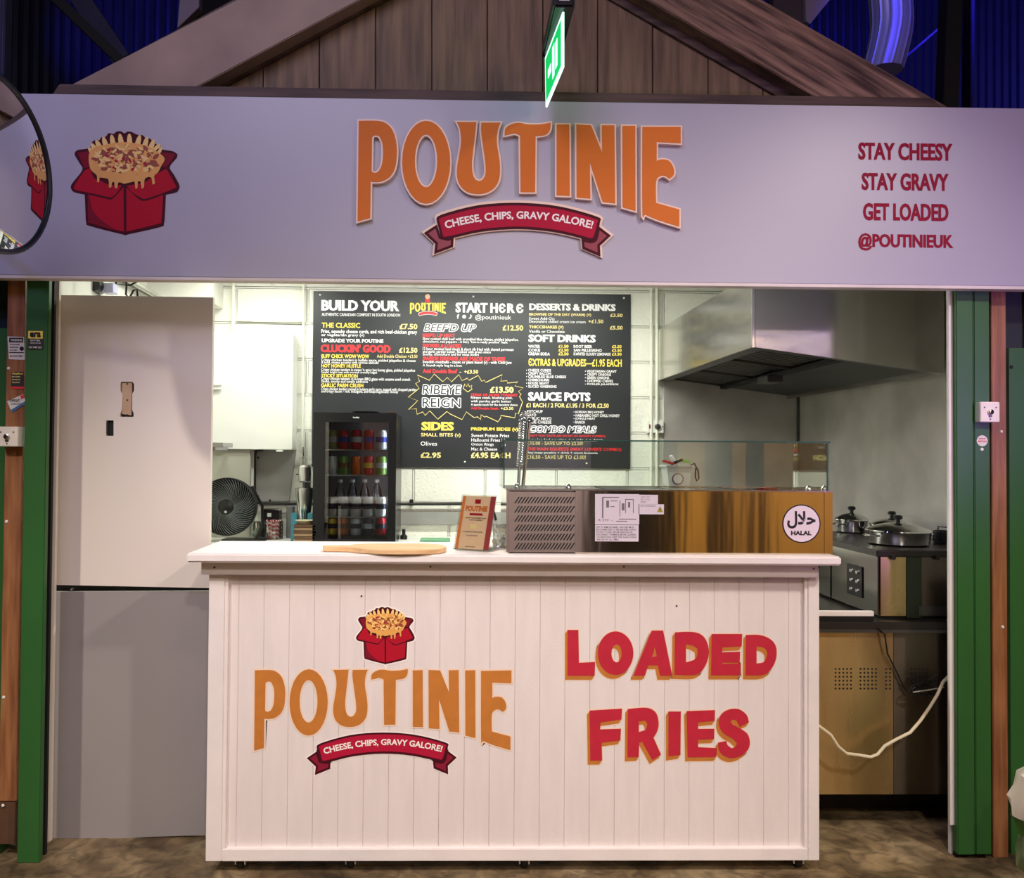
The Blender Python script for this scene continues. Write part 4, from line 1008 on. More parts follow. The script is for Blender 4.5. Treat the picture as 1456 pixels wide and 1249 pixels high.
# top shelf
zS = [fz0+.052]+[z+.0015 for z in (shz[2], shz[1], shz[0])]
top_ = [(khaki, pale_c, 'khaki drink can, leftmost on the top fridge shelf'), (red_c, blue_c, 'red can with blue band, second from left on the top fridge shelf'), (red_c, pale_c, 'red can with pale band in the middle of the top fridge shelf'), (red_c, blue_c, 'red can with blue band, second from right on the top fridge shelf'), (pale_c, blue_c, 'silver and blue can, rightmost on the top fridge shelf')]
row3 = [(pale_c, silver, 'pale grey can, leftmost on the second fridge shelf'), (greenc, brown_c, 'green can with brown band, second from left on the second fridge shelf'), (orange_c, orange_c, 'plain orange can in the middle of the second fridge shelf'), (red_c, yel_c, 'red can with yellow band on the second fridge shelf'), (greenc, pale_c, 'green can with pale band, rightmost on the second fridge shelf')]
bot = [(yel_c, darkc, 'yellow can with dark band, leftmost on the fridge floor'), (orange_c, brown_c, 'orange can with brown band on the fridge floor'), (pale_c, darkc, 'pale can with dark band in the middle of the fridge floor'), (darkc, pale_c, 'dark blue can with pale band on the fridge floor'), (red_c, darkc, 'red can with dark band, rightmost on the fridge floor')]
for lst, z, hh in ((top_, zS[3], .112), (row3, zS[2], .105), (bot, zS[0], .100)):
    for i, (m1, m2, lb) in enumerate(lst):
        can_proto(m1, m2, lb, (ix0+step*(i+.5)-.012+.006*(i == 0), Yf+.085, z), 'drink cans in the fridge', hh)
# third shelf: five silver cans with dark bands, clear bottles behind
p0 = can_proto(silver, darkc, 'silver can with dark band in the row of five on the third fridge shelf', (ix0+step*.5-.004, Yf+.075, zS[1]), 'silver cans on the third fridge shelf', .112)
p0['label'] = 'silver can with dark band, leftmost of the five on the third fridge shelf'
for i in range(1, 5):
    dup(p0, (ix0+step*(i+.5)-.012, Yf+.075, zS[1]), 'silver can with dark band, %s of five on third fridge shelf' % ['', 'second from the left', 'middle one', 'second from the right', 'rightmost'][i])
def bottle(loc, label):
    b_ = thing('drink_bottle', label, 'bottle', loc, 'bottles behind the silver cans')
    part('body', MB().lathe(loc, [(.028, 0), (.031, .01), (.031, .11), (.024, .15), (.012, .18), (.012, .192)], 14), acrylic, b_, smooth=True)
    part('label_band', MB().lathe(loc, [(.0315, .04), (.0315, .09)], 14, caps=False), red_c, b_, smooth=True)
    part('cap', MB().lathe(loc, [(.014, .19), (.014, .207)], 12), cup_white, b_)
    return b_
b0 = bottle((ix0+step*.9, Yf+.17, zS[1]), 'clear bottle with white cap behind the silver cans on the third fridge shelf')
b0['label'] = 'clear bottle with white cap behind the silver cans, leftmost of four'
for i in range(1, 4): dup(b0, (ix0+step*(i+.9), Yf+.17, zS[1]), 'clear bottle with white cap behind the silver cans, %s of four' % ['', 'second from the left', 'second from the right', 'rightmost'][i])
# tray on top of the fridge
c = (PX_(520, Yf+.15, 583), Yf+.16, fz1+.001)
solo('round_tray', MB().lathe(c, [(.06, 0), (.075, .012), (.08, .012), (.078, .008), (.062, .0)], 24), black_pl, 0, True, 'shallow black dish lying on top of the drinks fridge', 'dish')

# cupboard, shaded panel, conduits
Yc = 1.98
a, b_ = XZ(290, 639, Yc), XZ(417, 475, Yc)
t = thing('wall_cupboard', 'white wall cupboard on the back wall left of the menu board', 'cupboard', ((a[0]+b_[0])/2, Yc, a[1]))
part('body', MB().box(a[0], b_[0], Yc+.018, YB-.001, a[1], b_[1]), cup_white, t, .003)
part('door', MB().box(a[0]+.002, b_[0], Yc, Yc+.017, a[1]+.001, b_[1]-.001), cup_white, t, .002)
part('handle', MB().box(PX_(393, Yc, 640), PX_(402, Yc, 640), Yc-.008, Yc+.01, a[1]-.012, a[1]-.001), cup_white, t, .001)
for y in (546, 552): part('shelf_bracket', MB().box(PX_(299, Yc-.02, y), PX_(314, Yc-.02, y), Yc-.02, Yc-.001, XZ(300, y+2, Yc)[1], XZ(300, y, Yc)[1]), cup_white, t)
t = thing('shelf_edge', 'short grey shelf end below the white wall cupboard by the cream board', 'shelf', tuple(unp(308, 636, 1.5)))
part('plate', MB().box(PX_(290, 1.5, 633), PX_(317, 1.5, 633), 1.5, 1.7, XZ(308, 636, 1.5)[1], XZ(308, 629.5, 1.5)[1]), pm('shelf_grey', (170, 168, 164), .5), t, .002)
part('bracket', MB().box(PX_(290, 1.5, 633)-.02, PX_(290, 1.5, 633), 1.5, YB, XZ(308, 640, 1.5)[1], XZ(308, 629.5, 1.5)[1]), shade_bracket_grey, t)
Yh = YB-.02
solo('beige_board', MB().box(PX_(290, 2.0, 700), PX_(355, 2.0, 700), 2.0, 2.03, ZW+.001, XZ(320, 639, 2.0)[1]), board_beige, .002, label='beige board standing behind the black fan', cat='board')
t = thing('shaded_panel', 'grey panel with dark screws under the white wall cupboard, cupboard shadow in its colour', 'panel', tuple(unp(390, 716, Yh)))
part('panel', MB().prism([XZ(*q, Yh) for q in ((364,639),(421,639),(411,713),(364,714))], Yh, YB-.001), shade_bracket_grey, t, .001)  # slanted edge and grey tone draw the cupboard's shadow
for q in ((367, 651), (367, 706), (384, 712)):
    p = unp(*q, Yh); part('screw', MB().lathe(p, [(.008, 0), (.008, -.004)], 8, 'y'), black_mt, t)
Yk = YB-.031
def wp(x, y, Y=Yk): return tuple(unp(x, y, Y))
solo('black_conduit', MB().tube([wp(374, 639), wp(364, 641), wp(362, 650), wp(362, 706), wp(364, 714), wp(372, 717), wp(700, 717), wp(705, 740)], .009, 8), black_pl, 0, True, 'black cable conduit running along the back wall to the fridge and beyond', 'conduit')
solo('trunking', MB().box(PX_(356, YB-.05, 700), PX_(360, YB-.05, 700), YB-.05, YB-.001, ZW+.001, XZ(358, 639, YB-.05)[1]), cup_white, .002, label='narrow white upright trunking beside the grey shaded panel', cat='trunking')
pp = pm('painted_pipe', (226, 228, 214), .4, var=.01)
solo('wall_pipe', MB().tube([wp(332, 380, YB-.04), wp(332, 455, YB-.04), wp(330, 476, YB-.04)], .012, 10), pp, 0, True, 'white painted upright pipe above the cupboard', 'pipe')
solo('wall_pipe', MB().tube([wp(336, 454, YB-.03), wp(430, 457, YB-.03)], .007, 8), pp, 0, True, 'thin white pipe running level to the menu board corner', 'pipe')
solo('wall_pipe', MB().tube([wp(432, 380, YB-.03), wp(430, 640, YB-.03), wp(430, 700, YB-.03)], .008, 8), pp, 0, True, 'white pipe going down just left of the menu board', 'pipe')
for i, (xa, lb) in enumerate(((926, 'left of the pair by the steel splashback'), (934, 'right of the pair by the steel splashback'))):
    solo('wall_pipe', MB().tube([wp(xa, 380, YB-.03), wp(xa, 760, YB-.03)], .010, 8), pp, 0, True, 'white upright pipe, '+lb, 'pipe')
solo('wall_shadow_band', MB().box(PX_(565, YB-.03, 737), PX_(714, YB-.03, 737), YB-.03, YB-.001, XZ(640, 746, YB)[1], XZ(640, 728, YB)[1]), pm('shadow_band_grey', (150, 150, 146), .5), .002, label='grey strip for the shadow band on the back wall below the conduit right of the fridge', cat='shade_strip')  # grey strip stands for a band of shadow on the wall
solo('green_tray', MB().box(PX_(598, 1.9, 770), PX_(640, 1.9, 770), 1.8, 1.95, ZW+.001, ZW+.012), pm('tray_green', (110, 170, 130), .4), .003, label='pale green tray on the back worktop right of the fridge', cat='tray')
# cable coupler
p = unp(585, 715, YB-.03); solo('cable_clip', MB().box(p.x-.012, p.x+.012, YB-.035, YB-.008, p.z-.012, p.z+.02), black_pl, .002, label='black cable clip on the conduit right of the fridge', cat='clip')
p = unp(574, 769, 1.95); solo('tap', MB().lathe((p.x, p.y, ZW+.001), [(.022, 0), (.022, .02), (.01, .03), (.01, .06)], 12), black_pl, 0, True, 'small black knob at the right foot of the fridge', 'knob')
# double socket
p = unp(932, 607, YB-.03); t = thing('wall_socket', 'white wall socket and switch left of the steel splashback', 'socket', (p.x, p.y, p.z-.04))
part('plate', MB().box(p.x-.052, p.x+.052, YB-.034, YB-.001, p.z-.04, p.z+.04), cup_white, t, .003)
part('knob', MB().lathe((p.x+.012, YB-.034, p.z), [(.019, 0), (.017, -.014), (.012, -.016)], 14, 'y'), dark_steel, t, smooth=True)
part('neon', MB().box(p.x-.042, p.x-.032, YB-.037, YB-.0345, p.z-.012, p.z+.014), pm('switch_red', (120, 30, 30), .4), t)
part('screw', MB().lathe((p.x+.043, YB-.034, p.z+.002), [(.004, 0), (.004, -.002)], 8, 'y'), dark_steel, t)

# fan
def fan():
    Yn = 1.72; c = unp(322, 721, Yn); R_ = 40.5/ppm(Yn)
    t = thing('desk_fan', 'round black fan standing on the worktop beside the cream board', 'fan', (c.x, c.y, ZW))
    rr = []; n = 40
    part('rim', MB().lathe((c.x, Yn, c.z), [(R_, 0), (R_+.004, .02), (R_, .06), (R_*.8, .085), (R_*.3, .095), (R_*.3, .0955)], 40, 'y', caps=False), black_pl, t, smooth=True)
    part('hub', MB().lathe((c.x, Yn-.012, c.z), [(R_*.27, .012), (R_*.27, .004), (R_*.2, -.003), (.001, -.005)], 24, 'y'), black_pl, t, smooth=True)
    g = MB()
    for i in range(56):
        a = 2*math.pi*i/56; pts = []
        for k in range(7):
            u = k/6; r = R_*(.27+.73*u); aa = a+.75*u
            pts.append((c.x+r*math.cos(aa), Yn-.012*(1-u*u), c.z+r*math.sin(aa)))
        g.tube(pts, .0016, 4)
    part('grille', g, pm('grille_black', (120, 126, 126), .35, .5), t, kind='stuff')
    for q in (.55, 1.0):
        part('grille_ring', MB().tube([(c.x+R_*q*math.cos(a/30*math.pi*2), Yn-.008*(1-q), c.z+R_*q*math.sin(a/30*math.pi*2)) for a in range(30)], .002 if q < 1 else .004, 5, True), black_pl, t, smooth=True)
    for i in range(5):
        a = 2*math.pi*i/5; mb = MB(); P = []
        for k in range(5):
            u = k/4; r = R_*(.25+.62*u); wdt = .45+.25*u
            for s_ in (-1, 1):
                aa = a+s_*wdt*.5+.3*u; P.append((c.x+r*math.cos(aa), Yn+.03+.012*s_, c.z+r*math.sin(aa)))
        f = [(k*2, k*2+1, k*2+3, k*2+2) for k in range(4)]
        n0 = len(P); P2 = [(p[0], p[1]+.0015, p[2]) for p in P]
        mb.add(P+P2, f+[tuple(i_+n0 for i_ in q[::-1]) for q in f])
        part('blade', mb, pm('fan_blade', (40, 42, 44), .4), t, smooth=True)
    part('badge', MB().lathe((c.x, Yn-.0175, c.z-.028), [(.008, 0), (.008, -.001)], 12, 'y'), chrome, t)
    part('stand', MB().tube([(c.x+R_*.72, Yn+.1, c.z+R_*.7), (c.x+R_*1.1, Yn+.1, c.z), (c.x+R_*1.12, Yn+.1, c.z-R_*.7), (c.x+R_*.9, Yn+.09, ZW+.012)], .009, 8), black_pl, t, smooth=True)
    part('foot', MB().box(c.x-.04, c.x+R_*1.25, Yn+.03, Yn+.15, ZW+.001, ZW+.014), black_pl, t, .004)
    part('motor', MB().lathe((c.x, Yn+.09, c.z), [(.05, 0), (.05, .05), (.03, .07)], 18, 'y'), black_pl, t, smooth=True)
fan()
# jar of red and white straws, napkin holder, jar of bags
def candy():
    m = bpy.data.materials.new('straw_stripes'); m.use_nodes = True; nt = m.node_tree; N = nt.nodes; L = nt.links
    g = N.new('ShaderNodeNewGeometry'); wv = N.new('ShaderNodeTexWave'); wv.bands_direction = 'DIAGONAL'; wv.inputs['Scale'].default_value = 26
    r = N.new('ShaderNodeValToRGB'); r.color_ramp.interpolation = 'CONSTANT'; r.color_ramp.elements[0].color = rgb((205, 36, 52)); r.color_ramp.elements[1].position = .5; r.color_ramp.elements[1].color = rgb((245, 238, 235))
    L.new(g.outputs['Position'], wv.inputs['Vector']); L.new(wv.outputs['Fac'], r.inputs[0]); L.new(r.outputs[0], N['Principled BSDF'].inputs['Base Color'])
    return m
candy_m = candy()
Ys = 1.93; cj = unp(389, 765, Ys); zj = ZW+.001
def hexv(x, z, y): return (x, y, z)
t = thing('straw_jar', 'clear jar on the back worktop full of red and white straws', 'jar', (cj.x, Ys, zj))
part('glass_wall', MB().lathe((cj.x, Ys, zj), [(.055, 0), (.056, .11), (.053, .11), (.052, .004)], 20, caps=False), acrylic, t, smooth=True)
part('base', MB().lathe((cj.x, Ys, zj), [(.055, 0), (.055, .004)], 20), acrylic, t)
smesh = finish_mesh(MB().tube([(0, 0, 0), (0, 0, .125)], .0042, 6), candy_m, Vector((0, 0, 0)))
rnd = random.Random(9)
for i in range(46):
    a = rnd.uniform(0, 6.28); r = .046*math.sqrt(rnd.random())
    s_ = link('paper_straw', smesh, None, (cj.x+r*math.cos(a), Ys+r*math.sin(a), zj+.0055))
    s_.rotation_euler = (rnd.uniform(-.05, .05), rnd.uniform(-.05, .05), rnd.uniform(0, 6)); s_.scale = (1, 1, rnd.uniform(.72, .9))
    s_['label'] = 'red and white striped paper straw in the clear jar'; s_['category'] = 'straw'; s_['group'] = 'striped straws in the jar'
nx = PX_(384, 2.02, 740); nh = thing('napkin_dispenser', 'black box with silver top behind the striped straws', 'dispenser', (nx, 2.02, ZW))
part('body', MB().prism([(nx-.062, ZW+.001), (nx+.06, ZW+.001), (nx+.06, ZW+.168), (nx-.045, ZW+.168)], 2.0, 2.08), black_pl, nh, .003)
part('lid', MB().box(nx-.05, nx+.064, 1.995, 2.085, ZW+.169, ZW+.177), chrome, nh, .002)
part('tag', MB().box(nx-.012, nx+.012, 1.997, 1.9995, ZW+.128, ZW+.15), cup_white, nh)
jx = PX_(364, 1.93, 750)
solo('glass_jar', MB().lathe((jx, 1.93, ZW+.001), [(.03, 0), (.034, .01), (.034, .075), (.026, .095), (.026, .105), (.024, .105), (.03, .07), (.03, .006)], 16), glassmat('frosted', (225, 230, 222), .2, .2), 0, True, 'small pale jar left of the striped straws', 'jar')
t = thing('cup_sleeve', 'tall grey tube of stacked cups left of the milkshake mixer', 'cups', (PX_(413, 2.0, 750), 2.0, ZW))
part('tube', MB().lathe((PX_(413, 2.0, 750), 2.0, ZW+.001), [(.026, 0), (.026, .19), (.02, .195)], 16), pm('sleeve_grey', (120, 124, 124), .4), t, smooth=True)
# white worktop board and its rim at the left behind the counter
solo('white_chopping_board', MB().box(PX_(318, 1.55, 770), PX_(419, 1.55, 770), 1.53, 1.70, ZW+.0005, ZW+.009), cup_white, .002, label='white board lying on the worktop in front of the straws', cat='board')
# milkshake mixer
def mixer():
    Ym = 1.86; x = PX_(433, Ym, 700); k = ppm(Ym)
    z = lambda py: XZ(433, py, Ym)[1]
    t = thing('milkshake_mixer', 'steel milkshake mixer with metal cup left of the drinks fridge', 'mixer', (x, Ym, ZW))
    part('motor_head', MB().lathe((x, Ym, z(686)), [(.028, 0), (.036, .008), (.038, .05), (.036, .09), (.026, .1), (.01, .103)], 20), chrome, t, smooth=True)
    part('switch', MB().box(x-.05, x-.037, Ym-.006, Ym+.006, z(676), z(674)), black_pl, t, .001)
    part('neck', MB().lathe((x, Ym, z(695)), [(.012, 0), (.012, z(686)-z(695))], 12), dark_steel, t)
    part('mixing_cup', MB().lathe((x, Ym, z(741)), [(.03, 0), (.034, .01), (.052, z(697)-z(741)-.03), (.053, z(695)-z(741)), (.057, z(694)-z(741)), (.05, z(695)-z(741)), (.03, .02)], 24), chrome, t, smooth=True)
    part('stand', MB().box(x-.02, x+.02, Ym+.07, Ym+.1, ZW+.001, z(684)), dark_steel, t, .004)
    part('stand_arm', MB().box(x-.016, x+.016, Ym+.03, Ym+.1, z(683), z(680)), dark_steel, t, .003)
    part('base', MB().box(x-.06, x+.06, Ym-.06, Ym+.11, ZW+.001, ZW+.018), dark_steel, t, .004)
    part('cup_rest', MB().lathe((x, Ym, ZW+.018), [(.045, 0), (.045, z(741.5)-ZW-.018)], 16), pm('cup_blue', (70, 130, 150), .5), t)
    return x, Ym
mx_, Ym_ = mixer()
def whisk(label, px_, y0, y1, Yv):
    a = unp(px_, y0, Yv); z1 = XZ(px_, y1, Yv)[1]
    t = thing('balloon_whisk', label, 'whisk', (a.x, Yv, z1))
    part('handle', MB().lathe((a.x, Yv, (a.z+z1)/2-.01), [(.006, 0), (.008, .02), (.006, (a.z-z1)/2+.01)], 10), chrome, t, smooth=True)
    for k in range(4):
        a_ = k*math.pi/4; h = (a.z-z1)*.55; pts = []
        for i in range(15):
            u = i/14*2-1; rr = .02*math.cos(u*math.pi/2)**.6 if abs(u) < .999 else 0
            pass
        pts = [(a.x+math.cos(a_)*.022*math.sin(th_)*(1 if True else 1), Yv+math.sin(a_)*.022*math.sin(th_), z1+h*.5+h*.5*math.cos(th_)*-1) for th_ in [j/16*2*math.pi for j in range(17)]]
        part('wire', MB().tube(pts, .0013, 4), chrome, t, smooth=True)
whisk('wire balloon whisk hanging on the wall above the milkshake mixer', 430.5, 636, 664, 2.05)
# napkin and tub stack
zst = ZW+.001
for i in range(7):
    w_ = .062+.004*math.sin(i*2.1)
    mm_ = [pm('paper_brown', (96, 70, 50), .7), pm('paper_kraft', (150, 124, 92), .7)][i % 2]
    solo('paper_tray', MB().box(PX_(434, 1.62, 760)-w_, PX_(434, 1.62, 760)+w_, 1.60, 1.72, zst+i*.0165, zst+i*.0165+.0155), mm_, .002,
         label='%s paper tray in the stack left of the fridge, %s' % (['brown', 'kraft'][i % 2], ['at the very bottom', 'second from the bottom', 'third from the bottom', 'in the exact middle', 'third from the top', 'second from the top', 'at the very top'][i]), cat='tray', group='stacked paper trays left of the fridge')
solo('paper_bowl', MB().lathe((PX_(434, 1.66, 740), 1.66, zst+7*.0165), [(.035, 0), (.055, .02), (.058, .021), (.052, .02), (.03, .004)], 20), pm('bowl_cream', (206, 196, 160), .6), 0, True, 'cream paper bowl on top of the paper tray stack left of the fridge', 'bowl')
tq = pm('teal_pack', (70, 150, 170), .4)
for xx, lb in ((421, 'left'), (444, 'right')):
    solo('blue_packet', MB().box(PX_(xx, 1.8, 730)-.018, PX_(xx, 1.8, 730)+.018, 1.74, 1.79, ZW+.001, ZW+.17), tq, .003, label='pale blue packet to the %s of the milkshake mixer cup' % lb, cat='packet')
# things seen above the cream board
p = unp(137, 407, 1.2); t = thing('wall_speaker', 'small black round spotlight seen above the cream board', 'lamp', tuple(p))
part('head', MB().lathe((p.x, 1.2, p.z), [(.03, -.03), (.034, 0), (.034, .05), (.02, .08)], 20, 'y'), black_pl, t, smooth=True)
part('bracket', MB().box(p.x-.008, p.x+.008, 1.24, 1.26, p.z, 2.66), black_pl, t)
part('body', MB().box(p.x+.02, p.x+.08, 1.21, 1.28, p.z-.03, p.z+.02), pm('lamp_white', (190, 190, 220), .4), t, .004)
Yd = 1.4
for i in range(4):
    a = unp(152+i*9, 392, Yd); b_ = unp(196+i*5, 419, Yd+.3)
    solo('ceiling_pipe', MB().tube([(a.x, .7, a.z+.07), tuple(a), (b_.x, Yd+.6, b_.z+.02)], .012-.002*(i % 2), 8), [pp, dark_steel, pp, chrome][i], 0, True, ['pale pipe under the kitchen ceiling, leftmost of four above the cream board', 'dark pipe under the kitchen ceiling above the cream board', 'pale pipe under the kitchen ceiling, third of four above the cream board', 'shiny pipe under the kitchen ceiling, rightmost of four above the cream board'][i], 'pipe')
Yd = 1.0
solo('black_cable', MB().tube([(wp(165, 404, Yd)[0], Yd, 2.66), wp(165, 404, Yd), wp(185, 406, Yd), wp(196, 400, Yd), wp(196, 388, Yd), wp(178, 384, Yd), wp(180, 405, Yd), wp(179, 419, Yd), wp(184, 424, Yd), wp(190, 413, Yd), wp(195, 412, Yd), wp(196, 426, Yd)], .005, 6), black_pl, 0, True, 'looped black cable hanging above the cream board', 'cable')
solo('ceiling_bulkhead', MB().box(PX_(197, 1.9, 400), PX_(303, 1.9, 400), 1.9, YB-.001, XZ(250, 430, 1.9)[1], 2.655), room_white, .002, label='white boxed bulkhead above the cream board', cat='bulkhead')

# ------------------------------------------------------------------ extraction hood
HX0 = 1.284; HX1 = 2.12; HYf = -2.98+3.453; zA = 1.948; zC = 1.840; zT = 2.268
h = thing('extraction_hood', 'large stainless steel extraction hood in the right corner of the kitchen', 'hood', (1.7, 1.3, zC))
ths = .012
part('side_panel', MB().hexa([(HX0, HYf, zA), (HX0+ths, HYf, zA), (HX0+ths, YB-.014, zA), (HX0, YB-.014, zA)], [(HX0, HYf, 2.262), (HX0+ths, HYf, 2.262), (HX0+ths, YB-.014, zT), (HX0, YB-.014, zT)]), steel, h, .001)
slope = (zC-zA)/(HX1-HX0)
front = [(HX0+ths+.0005, zA+slope*ths), (HX1, zC), (HX1, 2.55), (HX0+ths+.0005, 2.55)]
part('front_panel', MB().prism(front, HYf, HYf+.01), pm('hood_front_steel', (206, 202, 200), .14, 1, var=.03, scale=4, bump=.25, bscale=2.6, bstretch=(1, 1, 1.6), rvar=.03), h, .001)
part('corner_strip', MB().box(HX0-.004, HX0+.006, HYf-.006, HYf+.004, zA-.004, 2.40), chrome, h, .001)
part('right_side', MB().box(HX1-.01, HX1, HYf+.0105, YB-.014, zC, 2.55), steel, h)
part('top', MB().hexa([(HX0+ths, HYf+.011, 2.262), (HX1-.011, HYf+.011, 2.262), (HX1-.011, YB-.015, zT), (HX0+ths, YB-.015, zT)], [(HX0+ths, HYf+.011, 2.272), (HX1-.011, HYf+.011, 2.272), (HX1-.011, YB-.015, zT+.01), (HX0+ths, YB-.015, zT+.01)]), steel, h)
lip = .035
def hz_(x): return zA+slope*(x-HX0)
def slab(x0, x1, y0, y1, dz0, dz1, mb=None):
    mb = mb or MB()
    return mb.hexa([(x0, y0, hz_(x0)+dz0), (x1, y0, hz_(x1)+dz0), (x1, y1, hz_(x1)+dz0), (x0, y1, hz_(x0)+dz0)], [(x0, y0, hz_(x0)+dz1), (x1, y0, hz_(x1)+dz1), (x1, y1, hz_(x1)+dz1), (x0, y1, hz_(x0)+dz1)])
part('inner_lip', slab(HX0+ths, HX1-.01, HYf+.011, HYf+.05, .002, .012).xf(lambda v: v), dark_steel, h)
part('inner_lip', slab(HX0+ths, HX0+.06, HYf+.051, YB-.016, .002, .012), dark_steel, h)
part('baffle_plate', slab(HX0+.42, HX1-.011, HYf+.051, YB-.016, .02, .03), pm('hood_underside', (74, 76, 76), .5, .7, var=.15, scale=4), h)
fy = (YB-.02-(HYf+.06))/3
for i in range(3):
    y0 = HYf+.055+i*fy; y1 = y0+fy-.012
    f = part('grease_filter', slab(HX0+.065, HX0+.41, y0, y1, .055, .065), black_mt, h)
    n = 11
    for k in range(n):
        ya = y0+.01+(y1-y0-.02)*k/n
        part('baffle_slat', slab(HX0+.075, HX0+.40, ya, ya+(y1-y0)/n*.55, .028, .053), dark_steel, f)
    part('filter_frame', slab(HX0+.065, HX0+.41, y0, y0+.008, .018, .054), dark_steel, f)
    part('filter_frame', slab(HX0+.065, HX0+.41, y1-.008, y1, .018, .054), dark_steel, f)
part('gutter', slab(HX0+.40, HX0+.43, HYf+.051, YB-.016, .004, .018), black_mt, h)
part('grease_cup', MB().box(HX0+.36, HX0+.44, HYf+.75, HYf+.9, hz_(HX0+.4)-.03, hz_(HX0+.4)+.004), dark_steel, h, .003)
# ------------------------------------------------------------------ equipment on the right
Ye = .18; ke = ppm(Ye)
xw0 = 1.36
tw = thing('equipment_bench', 'black topped bench on the right carrying the steel cookers', 'bench', (1.75, .5, 0))
zt2 = XZ(1250, 885, Ye-.02)[1]; zt1 = XZ(1250, 900, Ye-.02)[1]
part('top', MB().box(xw0, XR-.02, Ye-.02, 1.7, zt1, zt2), pm('bench_black', (38, 34, 32), .35, var=.1), tw, .003)
part('front_strip', MB().box(xw0, XR-.02, Ye-.023, Ye-.0205, zt1, zt1+.012), dark_steel, tw)
# cabinet below, perforated
zk1 = zt1-.001; zk0 = XZ(1250, 1130, Ye)[1]
cx1 = PX_(1352, Ye, 1000)+.2
def gp2(px, py): return XZ(px, py, Ye)
hol = []
for gx, nc in ((1188, 5), (1223.5, 5), (1260, 2), (1296, 5)):
    for i in range(nc):
        for j in range(6):
            c = gp2(gx+i*5.5, 951.5+j*5.6); hol.append([(c[0]+.0042*math.cos(a), c[1]+.0042*math.sin(a)) for a in [math.pi/4+k*math.pi/3 for k in range(6)]])
kb = thing('steel_cabinet', 'stainless cabinet with perforated vents under the right bench', 'cabinet', (1.7, .5, zk0))
fp1 = part('front_panel', MB().box(xw0+.02, PX_(1270, Ye, 1000), Ye, Ye+.004, zk0, zk1), steel_gold_lit, kb)
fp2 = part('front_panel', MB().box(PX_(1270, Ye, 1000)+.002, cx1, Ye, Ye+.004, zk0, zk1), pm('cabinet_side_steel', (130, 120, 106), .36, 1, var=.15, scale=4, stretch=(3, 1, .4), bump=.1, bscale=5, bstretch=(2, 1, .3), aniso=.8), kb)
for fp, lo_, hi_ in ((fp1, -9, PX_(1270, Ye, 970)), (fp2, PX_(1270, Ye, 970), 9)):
    mb = MB()
    for q in hol:
        if lo_ < q[0][0] < hi_: mb.prism(q, Ye-.0005, Ye)
    part('vent_holes', mb, black_mt, fp, kind='stuff')
part('body', MB().box(xw0+.02, cx1, Ye+.02, .75, zk0, zk1), black_mt, kb)
part('plinth', MB().box(xw0+.03, cx1, .42, .72, .0, zk0-.001), pm('plinth_dark', (40, 32, 22), .7), kb)
# electrical cables
def pf(px_, py_, Y): return tuple(unp(px_, py_, Y))
Yq = Ye-.075
solo('white_cable', MB().tube([pf(1158, 1026, Yq), pf(1166, 1034, Yq), pf(1181, 1045, Yq), pf(1192, 1062, Yq), pf(1204, 1072, Yq), pf(1220, 1074, Yq), pf(1238, 1077, Yq), pf(1248, 1073, Yq), pf(1258, 1061, Yq), pf(1274, 1052, Yq), pf(1294, 1042, Yq), pf(1308, 1026, Yq), pf(1322, 1006, Yq), pf(1333, 988, Yq), pf(1341, 970, Yq), pf(1350, 961, Yq+.02)], .006, 8), pm('cable_cream', (226, 214, 180), .5), 0, True, 'cream power cable looping across the steel cabinet front', 'cable')
solo('black_cable', MB().tube([pf(1248, 893, Ye-.03), pf(1258, 903, Ye-.026), pf(1262, 930, Ye-.02), pf(1272, 950, Ye-.012), pf(1284, 975, Ye-.012), pf(1290, 985, Ye-.012)], .003, 6), black_pl, 0, True, 'thin black cable hanging down from the bench over the cabinet', 'cable')
cb = []
for i in range(60):
    a = i*.62; cb.append(pf(1318+22*math.sin(a*.83)+6*math.sin(a*2.3), 975+12*math.cos(a)+5*math.sin(a*1.7), Ye-.045+.006*math.sin(a*.37)))
solo('cable_bundle', MB().tube(cb, .0025, 5), black_pl, 0, True, 'tangled bundle of black cables at the right of the perforated vents', 'cable')
solo('cable_rail', MB().tube([pf(1298, 985, Ye-.060), pf(1342, 978, Ye-.060)], .003, 6), chrome, 0, True, 'thin metal rod through the black cable bundle', 'rod')
